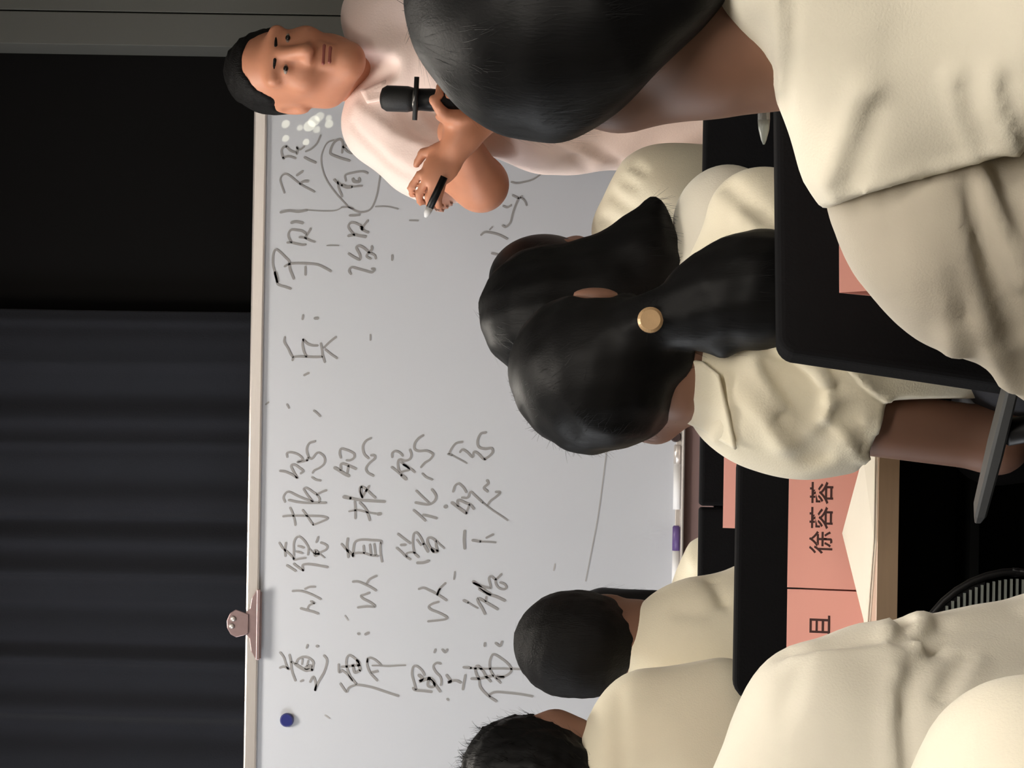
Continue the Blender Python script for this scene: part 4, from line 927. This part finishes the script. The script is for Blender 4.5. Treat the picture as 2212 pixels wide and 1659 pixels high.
F.cap(md, sR, 0.06, 0.046, 0.03).cap(sR, eR, 0.043, 0.040, 0.02).cap(eR, wRp, 0.039, 0.027, 0.02); hand(F, wRp, V3(-0.4, 1, 0), V3(0, 0, -1), V3(-1, 0, 0), 0.92)
# right ear seen past the hair
F.ell(W(1287, 640, YP - 0.015), (0.011, 0.018, 0.030), None, 0.006)
field_obj('body', F, 0.0065, M['skin'], Pt); face_bits(Pt, LP, RP, 0.97, False)
tie = W(1405, 692, YP - 0.12)
F = Field()
chn(F, [(1262, 812, YP, 145), (1300, 800, YP - 0.015, 160)], 0.03); chn(F, [(1300, 800, YP - 0.02, 150), (1392, 700, YP - 0.085, 52)], 0.04)
chn(F, [(1290, 850, YP + 0.01, 122), (1365, 855, YP, 78)], 0.03); chn(F, [(1390, 790, YP - 0.04, 90), (1450, 770, YP - 0.055, 50)], 0.03)
chn(F, [(1390, 700, YP - 0.085, 44), (1452, 672, YP - 0.10, 42), (1530, 646, YP - 0.10, 86), (1610, 630, YP - 0.095, 112), (1670, 622, YP - 0.09, 112), (1740, 620, YP - 0.09, 70), (1790, 620, YP - 0.09, 18)], 0.03)
chn(F, [(1500, 690, YP - 0.10, 50), (1560, 752, YP - 0.10, 16)], 0.03)
F.ell(LP(0, -0.024, 0.036), V3(0.084, 0.101, 0.104), RP, 0.03); F.ell(LP(0.0, 0.125, -0.045), (0.072, 0.06, 0.085), RP, 0.015, 's')
F.ell(W(1287, 612, YP - 0.015), (0.024, 0.05, 0.036), None, 0.012, 's')
F.wave(0.0016, 110, 3)
def toward(P):
    d = tie - P; return np.where((P[:, 2:3] < tie[2] - 0.03), np.array([[0.05, 0.02, -1.0]]), d / np.maximum(np.linalg.norm(d, axis=1, keepdims=True), 1e-6))
field_obj('hair', F, 0.006, M['hair'], Pt, dict(n=4200, flowfn=toward, length=0.03, lift=0.02, width=0.0003))
# round gold ornament of the hair tie
bm = bmesh.new(); n_ = unit(V3(0.05, -1, 0.05)); p0 = tie - np.array(Pt.location)
tube_bm(bm, [p0 + n_ * 0.0, p0 + n_ * 0.010, p0 + n_ * 0.013], [PR(27, YP), PR(27, YP), PR(21, YP)], 26); bm_obj('hair_tie', bm, M['gold'], Pt)
F = Field()
chn(F, [(1650, 490, YP, 128), (1590, 660, YP, 108), (1600, 800, YP, 108)], 0.05)
chn(F, [(1700, 600, YP, 150), (1960, 680, YP, 215)], 0.06); chn(F, [(1700, 730, YP - 0.01, 150), (1800, 760, YP - 0.01, 160)], 0.05); chn(F, [(1535, 748, YP, 92), (1600, 740, YP, 110)], 0.04)
chn(F, [(1600, 800, YP, 105), (1640, 872, YP, 116), (1760, 892, YP, 118), (1905, 893, YP + 0.01, 124)], 0.05)
chn(F, [(1880, 760, YP + 0.02, 150), (2060, 720, YP + 0.03, 150)], 0.06)
F.plane(W(1920, 940, YP), unit(np.cross(W(1935, 860, YP) - W(1903, 1015, YP), V3(0, 1, 0.0))) * (1 if np.cross(W(1935, 860, YP) - W(1903, 1015, YP), V3(0, 1, 0.0))[2] < 0 else -1)) if False else None
F.fold([(1545, 945), (1575, 880), (1600, 830)], 0.0090, 0.0085); F.fold([(1665, 795), (1700, 850), (1740, 905)], -0.0150, 0.0110)
F.fold([(1640, 800), (1690, 870), (1760, 960)], 0.0105, 0.0119); F.fold([(1680, 740), (1760, 800), (1790, 860)], 0.0150, 0.0119)
F.fold([(1720, 850), (1745, 880), (1770, 885)], -0.0105, 0.0068); F.fold([(1700, 810), (1760, 850), (1810, 840)], -0.0150, 0.0102)
F.fold([(1780, 900), (1830, 940), (1870, 1000)], 0.0090, 0.0085); F.fold([(1750, 990), (1790, 930), (1840, 890)], -0.0120, 0.0136); F.fold([(1800, 790), (1860, 850), (1915, 885)], -0.0180, 0.0085)
F.fold([(1810, 780), (1870, 840), (1922, 878)], 0.0135, 0.0068); F.fold([(1893, 886), (1880, 950), (1862, 1008)], -0.0060, 0.0051); F.fold([(1690, 905), (1740, 945), (1775, 985)], -0.0150, 0.0119); F.fold([(1620, 860), (1660, 905), (1690, 960)], 0.0120, 0.0136); F.fold([(1655, 770), (1690, 790), (1735, 830)], -0.0135, 0.0076); F.fold([(1705, 780), (1745, 820), (1765, 850)], -0.0120, 0.0068); F.fold([(1725, 765), (1775, 800), (1800, 835)], 0.0120, 0.0068); F.fold([(1830, 900), (1850, 930), (1870, 970)], -0.0120, 0.0093)
F.fold([(1570, 400), (1620, 440), (1650, 470)], -0.0090, 0.0102); F.fold([(1600, 470), (1640, 500), (1655, 510)], 0.0090, 0.0102)
F.wave(0.0035, 22, 12)
# cut the sleeve off at its hem
hemA, hemB = W(1928, 878, YP - 0.1), W(1903, 1016, YP - 0.1); hn = unit(np.cross(hemB - hemA, V3(0, 1, 0.15))); hn = hn if hn[2] < 0 else -hn
shirtF = F; slv = lambda P: (P - hemA) @ hn
F._add(lambda P: np.where(P[..., 0] < W(1900, 862, YP)[0], slv(P), -1.0), (-99,) * 3, (99,) * 3, 0.004, 'i')
F.fold([(1905, 1008), (1918, 940), (1926, 885)], 0.003, 0.006)
field_obj('shirt', F, 0.0065, M['cream2'], Pt)
# big collar flap lying over the left shoulder
bm = bmesh.new(); o0 = np.array(Pt.location)
cp_ = [[(1474, 778), (1515, 782), (1550, 810)], [(1452, 846), (1505, 866), (1570, 890)], [(1464, 905), (1525, 935), (1588, 972)]]
g = []
for row in cp_:
    gr = []
    for j, (x, y) in enumerate(row):
        hpt = shirtF.hit(x, y)
        yy = (hpt[1] - 0.007 - 0.004 * j) if hpt is not None else YP + 0.02
        gr.append(bm.verts.new(W(x, y, min(yy, YP + 0.03)) - o0))
    g.append(gr)
for i in range(2):
    for j in range(2): bm.faces.new((g[i][j], g[i + 1][j], g[i + 1][j + 1], g[i][j + 1]))
bmesh.ops.recalc_face_normals(bm, faces=bm.faces)
ob = bm_obj('collar', bm, M['cream2'], Pt, True)
mdf = ob.modifiers.new('s', 'SUBSURF'); mdf.subdivision_type = 'SIMPLE'; mdf.levels = 3; mdf.render_levels = 3
sm = ob.modifiers.new('t', 'SOLIDIFY'); sm.thickness = 0.004
lower(Pt, 0.15, YP - 0.02, YT)

# ---- nearest woman, upper right of the upright view --------------------------------------
YR = 2.70
Rn = person(0.40, YR, 'nearest woman in cream blouse with black hair, cheek just showing')
fR = unit((-0.72, 0.68, -0.22)); RR = frame(fR)
C = W(1240, 40, YR + 0.01)
F = Field(); LR = head(F, C, RR, 1.0)
nk = W(1690, 20, YR + 0.02); chn(F, [(1372, 178, YR + 0.03, 92), (1440, 170, YR + 0.03, 92)], 0.03)
F.cap(LR(0, -0.03, -0.05), W(1560, 92, YR + 0.01), 0.058, 0.058, 0.03).cap(W(1560, 92, YR + 0.01), W(1700, 60, YR + 0.03), 0.058, 0.064, 0.03)
md = W(1960, -20, YR); sL = W(1860, 240, YR); sR = W(1860, -300, YR + 0.02); eL = W(2290, 660, YR + 0.16); wLr = W(2330, 420, YR + 0.42); eR = sR + V3(0.04, 0.10, -0.26); wRr = eR + V3(-0.10, 0.22, 0.03)
F.cap(W(1700, 60, YR + 0.03), md, 0.064, 0.08, 0.04).cap(md, V3(0.40, YR, 0.60), 0.08, 0.08, 0.05)
for sh, el, wr in ((sL, eL, wLr), (sR, eR, wRr)):
    F.cap(md, sh, 0.06, 0.046, 0.03).cap(sh, el, 0.043, 0.040, 0.02).cap(el, wr, 0.039, 0.027, 0.02)
hand(F, wLr, V3(0.6, 0.8, 0), V3(0, 0, -1), V3(0.3, 0.5, 0.2), 0.92); hand(F, wRr, V3(-0.5, 1, 0), V3(0, 0, -1), V3(-1, 0, 0), 0.92)
field_obj('body', F, 0.0065, M['skin'], Rn); face_bits(Rn, LR, RR, 1.0, False)
F = Field()
chn(F, [(1105, -25, YR, 225), (1165, 20, YR - 0.01, 240), (1220, 15, YR - 0.02, 250), (1340, -20, YR - 0.04, 215), (1450, -50, YR - 0.05, 120)], 0.05)
hp, hq = W(1285, 286, YR), W(1545, 35, YR); hn2 = unit(np.cross(hq - hp, hp - V3(0, 0, CAMZ))); hn2 = hn2 if hn2[2] < 0 else -hn2
F.plane(hp, hn2, 0.02); F.ell(LR(0.0, 0.13, -0.03), (0.066, 0.05, 0.085), RR, 0.012, 's')
F.wave(0.0016, 80, 3)
field_obj('hair', F, 0.0065, M['hair'], Rn, dict(n=5200, flow=(0.15, -0.25, -1), length=0.035, lift=0.02, width=0.0003))
# blouse
F = Field()
chn(F, [(1700, -70, YR - 0.04, 146), (1800, 62, YR - 0.03, 132), (1848, 190, YR - 0.01, 142), (1876, 322, YR, 140), (1985, 466, YR + 0.04, 180)], 0.025)
chn(F, [(1900, -80, YR, 240), (2320, -40, YR, 330)], 0.08); chn(F, [(1890, 100, YR - 0.005, 165), (2150, 130, YR, 260)], 0.06); chn(F, [(1700, -70, YR - 0.04, 140), (1850, -300, YR + 0.02, 150), (2100, -420, YR + 0.05, 140)], 0.05)
hA, hB = W(1735, 462, YR), W(2150, 342, YR); hn = unit(np.cross(hB - hA, V3(0, 1, 0.0))); hn = hn if hn[0] < 0 else -hn
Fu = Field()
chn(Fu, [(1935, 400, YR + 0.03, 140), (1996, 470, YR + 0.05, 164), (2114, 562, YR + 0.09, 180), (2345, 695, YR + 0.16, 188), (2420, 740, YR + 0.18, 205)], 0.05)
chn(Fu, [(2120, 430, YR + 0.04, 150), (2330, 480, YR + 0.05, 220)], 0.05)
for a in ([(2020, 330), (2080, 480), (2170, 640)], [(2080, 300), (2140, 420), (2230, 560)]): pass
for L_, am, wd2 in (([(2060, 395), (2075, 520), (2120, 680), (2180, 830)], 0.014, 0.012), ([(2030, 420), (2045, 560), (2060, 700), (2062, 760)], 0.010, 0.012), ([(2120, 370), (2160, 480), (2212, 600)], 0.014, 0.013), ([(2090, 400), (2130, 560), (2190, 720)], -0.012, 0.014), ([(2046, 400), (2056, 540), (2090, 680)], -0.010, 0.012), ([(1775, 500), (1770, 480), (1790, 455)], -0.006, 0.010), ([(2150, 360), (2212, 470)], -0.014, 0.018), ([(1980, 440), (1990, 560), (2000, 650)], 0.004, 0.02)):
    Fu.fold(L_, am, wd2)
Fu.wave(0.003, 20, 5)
for L_, am, wd2 in (([(1705, -10), (1708, 100), (1696, 190), (1700, 290)], -0.007, 0.006), ([(1692, -10), (1690, 100), (1682, 190)], 0.005, 0.007), ([(1640, 60), (1640, 110), (1665, 160)], -0.005, 0.010), ([(1870, 200), (1840, 290), (1790, 390)], 0.008, 0.014), ([(1880, 240), (1850, 340), (1830, 410)], -0.007, 0.012), ([(2060, 170), (2075, 240), (2110, 330)], 0.007, 0.009), ([(2078, 190), (2095, 260), (2125, 330)], -0.006, 0.009), ([(2150, 170), (2160, 240), (2212, 350)], 0.010, 0.010), ([(2172, 180), (2185, 250), (2230, 330)], -0.010, 0.010)):
    F.fold(L_, am, wd2)
F.wave(0.002, 16, 9)
F.plane(hA, -hn * -1 if hn[0] > 0 else -hn) if False else None
side = 1.0 if ((W(1900, 600, YR) - hA) @ hn) > 0 else -1.0
F.fold([(1745, 452), (1850, 418), (1950, 388), (2050, 366), (2140, 338)], 0.004, 0.007)
F.plane(hA, hn * side, 0.004)
field_obj('blouse', F, 0.007, M['cream'], Rn)
field_obj('loose_sleeve', Fu, 0.007, M['shaded_sleeve'], Rn)
lower(Rn, 0.40, YR)
# clear pen at her collar
pa = W(1650, 195, YR + 0.05); pbb = W(1650, 312, YR + 0.05)
pn = empty('pen', tuple((pa + pbb) / 2), 'clear plastic pen with grey tip by the nearest woman\'s neck', 'pen')
q = lambda t: pa + (pbb - pa) * t - (pa + pbb) / 2
tube('barrel', [q(-0.8), q(0.55)], PR(13.5, YR), M['clear'], pn, 16); tube('refill', [q(-0.7), q(0.55)], PR(4, YR), M['brown'], pn, 10)
tube('tip', [q(0.55), q(0.72), q(0.92), q(1.0)], [PR(13.5, YR), PR(12, YR), PR(6, YR), PR(2, YR)], M['greytip'], pn, 16)

# ---- white shirt, lower left --------------------------------------------------------------
YW = 2.90
Pw = person(-0.46, YW, 'person in white shirt at lower left, head out of view')
C = W(1180, 2010, YW + 0.02); nk = W(1480, 1940, YW); fw = unit((-0.2, 1, -0.1))
shR = W(1770, 1545, YW); shL = W(1770, 2250, YW); elR = W(2240, 1450, YW + 0.14); elL = shL + V3(-0.03, 0.1, -0.25); wrR = elR + V3(-0.08, 0.18, -0.02); wrL = elL + V3(0.1, 0.2, -0.02)
body(Pw, C, fw, (0, 0, 1), nk, shL, shR, elL, elR, wrL, wrR, V3(-0.46, YW, 0.60))
F = Field().ell(C + V3(0, -0.015, 0.04), (0.09, 0.105, 0.105), None, 0.02).wave(0.002, 120, 3); RW_ = frame(fw); F.ell(C + RW_.T @ V3(0, 0.10, -0.03), (0.075, 0.055, 0.09), RW_, 0.015, 's')
field_obj('hair', F, 0.008, M['hair'], Pw, dict(n=800, length=0.03))
F = Field()
chn(F, [(1640, 1790, YW, 120), (1722, 1692, YW - 0.01, 168), (1778, 1568, YW - 0.01, 162), (1880, 1560, YW + 0.0, 150)], 0.03)
chn(F, [(1775, 1560, YW + 0.01, 155), (1890, 1518, YW + 0.03, 158), (2010, 1512, YW + 0.07, 165), (2120, 1488, YW + 0.10, 165), (2280, 1450, YW + 0.14, 180)], 0.025)
chn(F, [(1920, 1730, YW - 0.01, 240), (2260, 1730, YW, 290)], 0.05); chn(F, [(1640, 1850, YW, 150), (1640, 1990, YW, 150), (1800, 2230, YW, 175), (2000, 2290, YW + 0.03, 165)], 0.05); chn(F, [(1720, 1930, YW, 200), (2320, 1880, YW, 330), (2500, 1860, YW, 340)], 0.06)
for L_, am, wd2 in (([(1715, 1425), (1800, 1412), (1900, 1402), (1990, 1396)], 0.008, 0.010), ([(1700, 1408), (1800, 1392), (1900, 1380), (2000, 1376)], -0.008, 0.012), ([(2030, 1400), (1985, 1430), (1958, 1490), (1955, 1570), (1965, 1659)], -0.012, 0.009), ([(1940, 1450), (1930, 1540), (1938, 1650)], 0.006, 0.012), ([(2090, 1420), (2060, 1460), (2040, 1510)], -0.007, 0.010), ([(2110, 1430), (2080, 1490), (2065, 1550)], 0.006, 0.010),
                   ([(1930, 1326), (1925, 1350), (1920, 1375)], 0.010, 0.010), ([(1958, 1345), (1955, 1370), (1950, 1390)], -0.012, 0.011), ([(1995, 1325), (1985, 1350), (1970, 1385)], 0.012, 0.014), ([(2035, 1345), (2020, 1370), (2000, 1390)], -0.010, 0.010), ([(1720, 1440), (1710, 1480), (1695, 1520)], -0.005, 0.014), ([(2010, 1385), (2080, 1355), (2200, 1320)], -0.008, 0.016)):
    F.fold(L_, am, wd2)
F.wave(0.0025, 22, 11)
field_obj('shirt', F, 0.007, M['white_shirt'], Pw)
lower(Pw, -0.46, YW)
# ---- cream shirt in the corner --------------------------------------------------------------
YQ = 2.20
Qn = person(-0.40, YQ, 'cream shirted shoulder in the bottom left corner')
C = W(1560, 2050, YQ); nk = W(1960, 2040, YQ); fq = V3(0, 1, -0.1)
shR = W(2290, 1790, YQ); shL = W(2290, 2300, YQ); elR = shR + V3(0.02, 0.09, -0.24); elL = shL + V3(-0.02, 0.09, -0.24); wrR = elR + V3(-0.09, 0.2, 0); wrL = elL + V3(0.09, 0.2, 0)
body(Qn, C, fq, (0, 0, 1), nk, shL, shR, elL, elR, wrL, wrR, V3(-0.40, YQ, 0.58))
F = Field().ell(C + V3(0, -0.015, 0.035), (0.09, 0.105, 0.105), None, 0.02).wave(0.002, 120, 3); RQ = frame(fq); F.ell(C + RQ.T @ V3(0, 0.10, -0.03), (0.075, 0.055, 0.09), RQ, 0.015, 's')
field_obj('hair', F, 0.008, M['hair'], Qn, dict(n=800, length=0.03))
F = Field(); chn(F, [(2050, 1990, YQ, 150), (2248, 1745, YQ, 240), (2500, 1760, YQ + 0.05, 240)], 0.06); chn(F, [(2050, 1990, YQ, 150), (2250, 2330, YQ, 220)], 0.06)
chn(F, [(2300, 2010, YQ, 300), (2850, 2010, YQ, 400)], 0.08); F.wave(0.003, 20, 4)
field_obj('shirt', F, 0.0085, M['cream'], Qn); lower(Qn, -0.40, YQ)
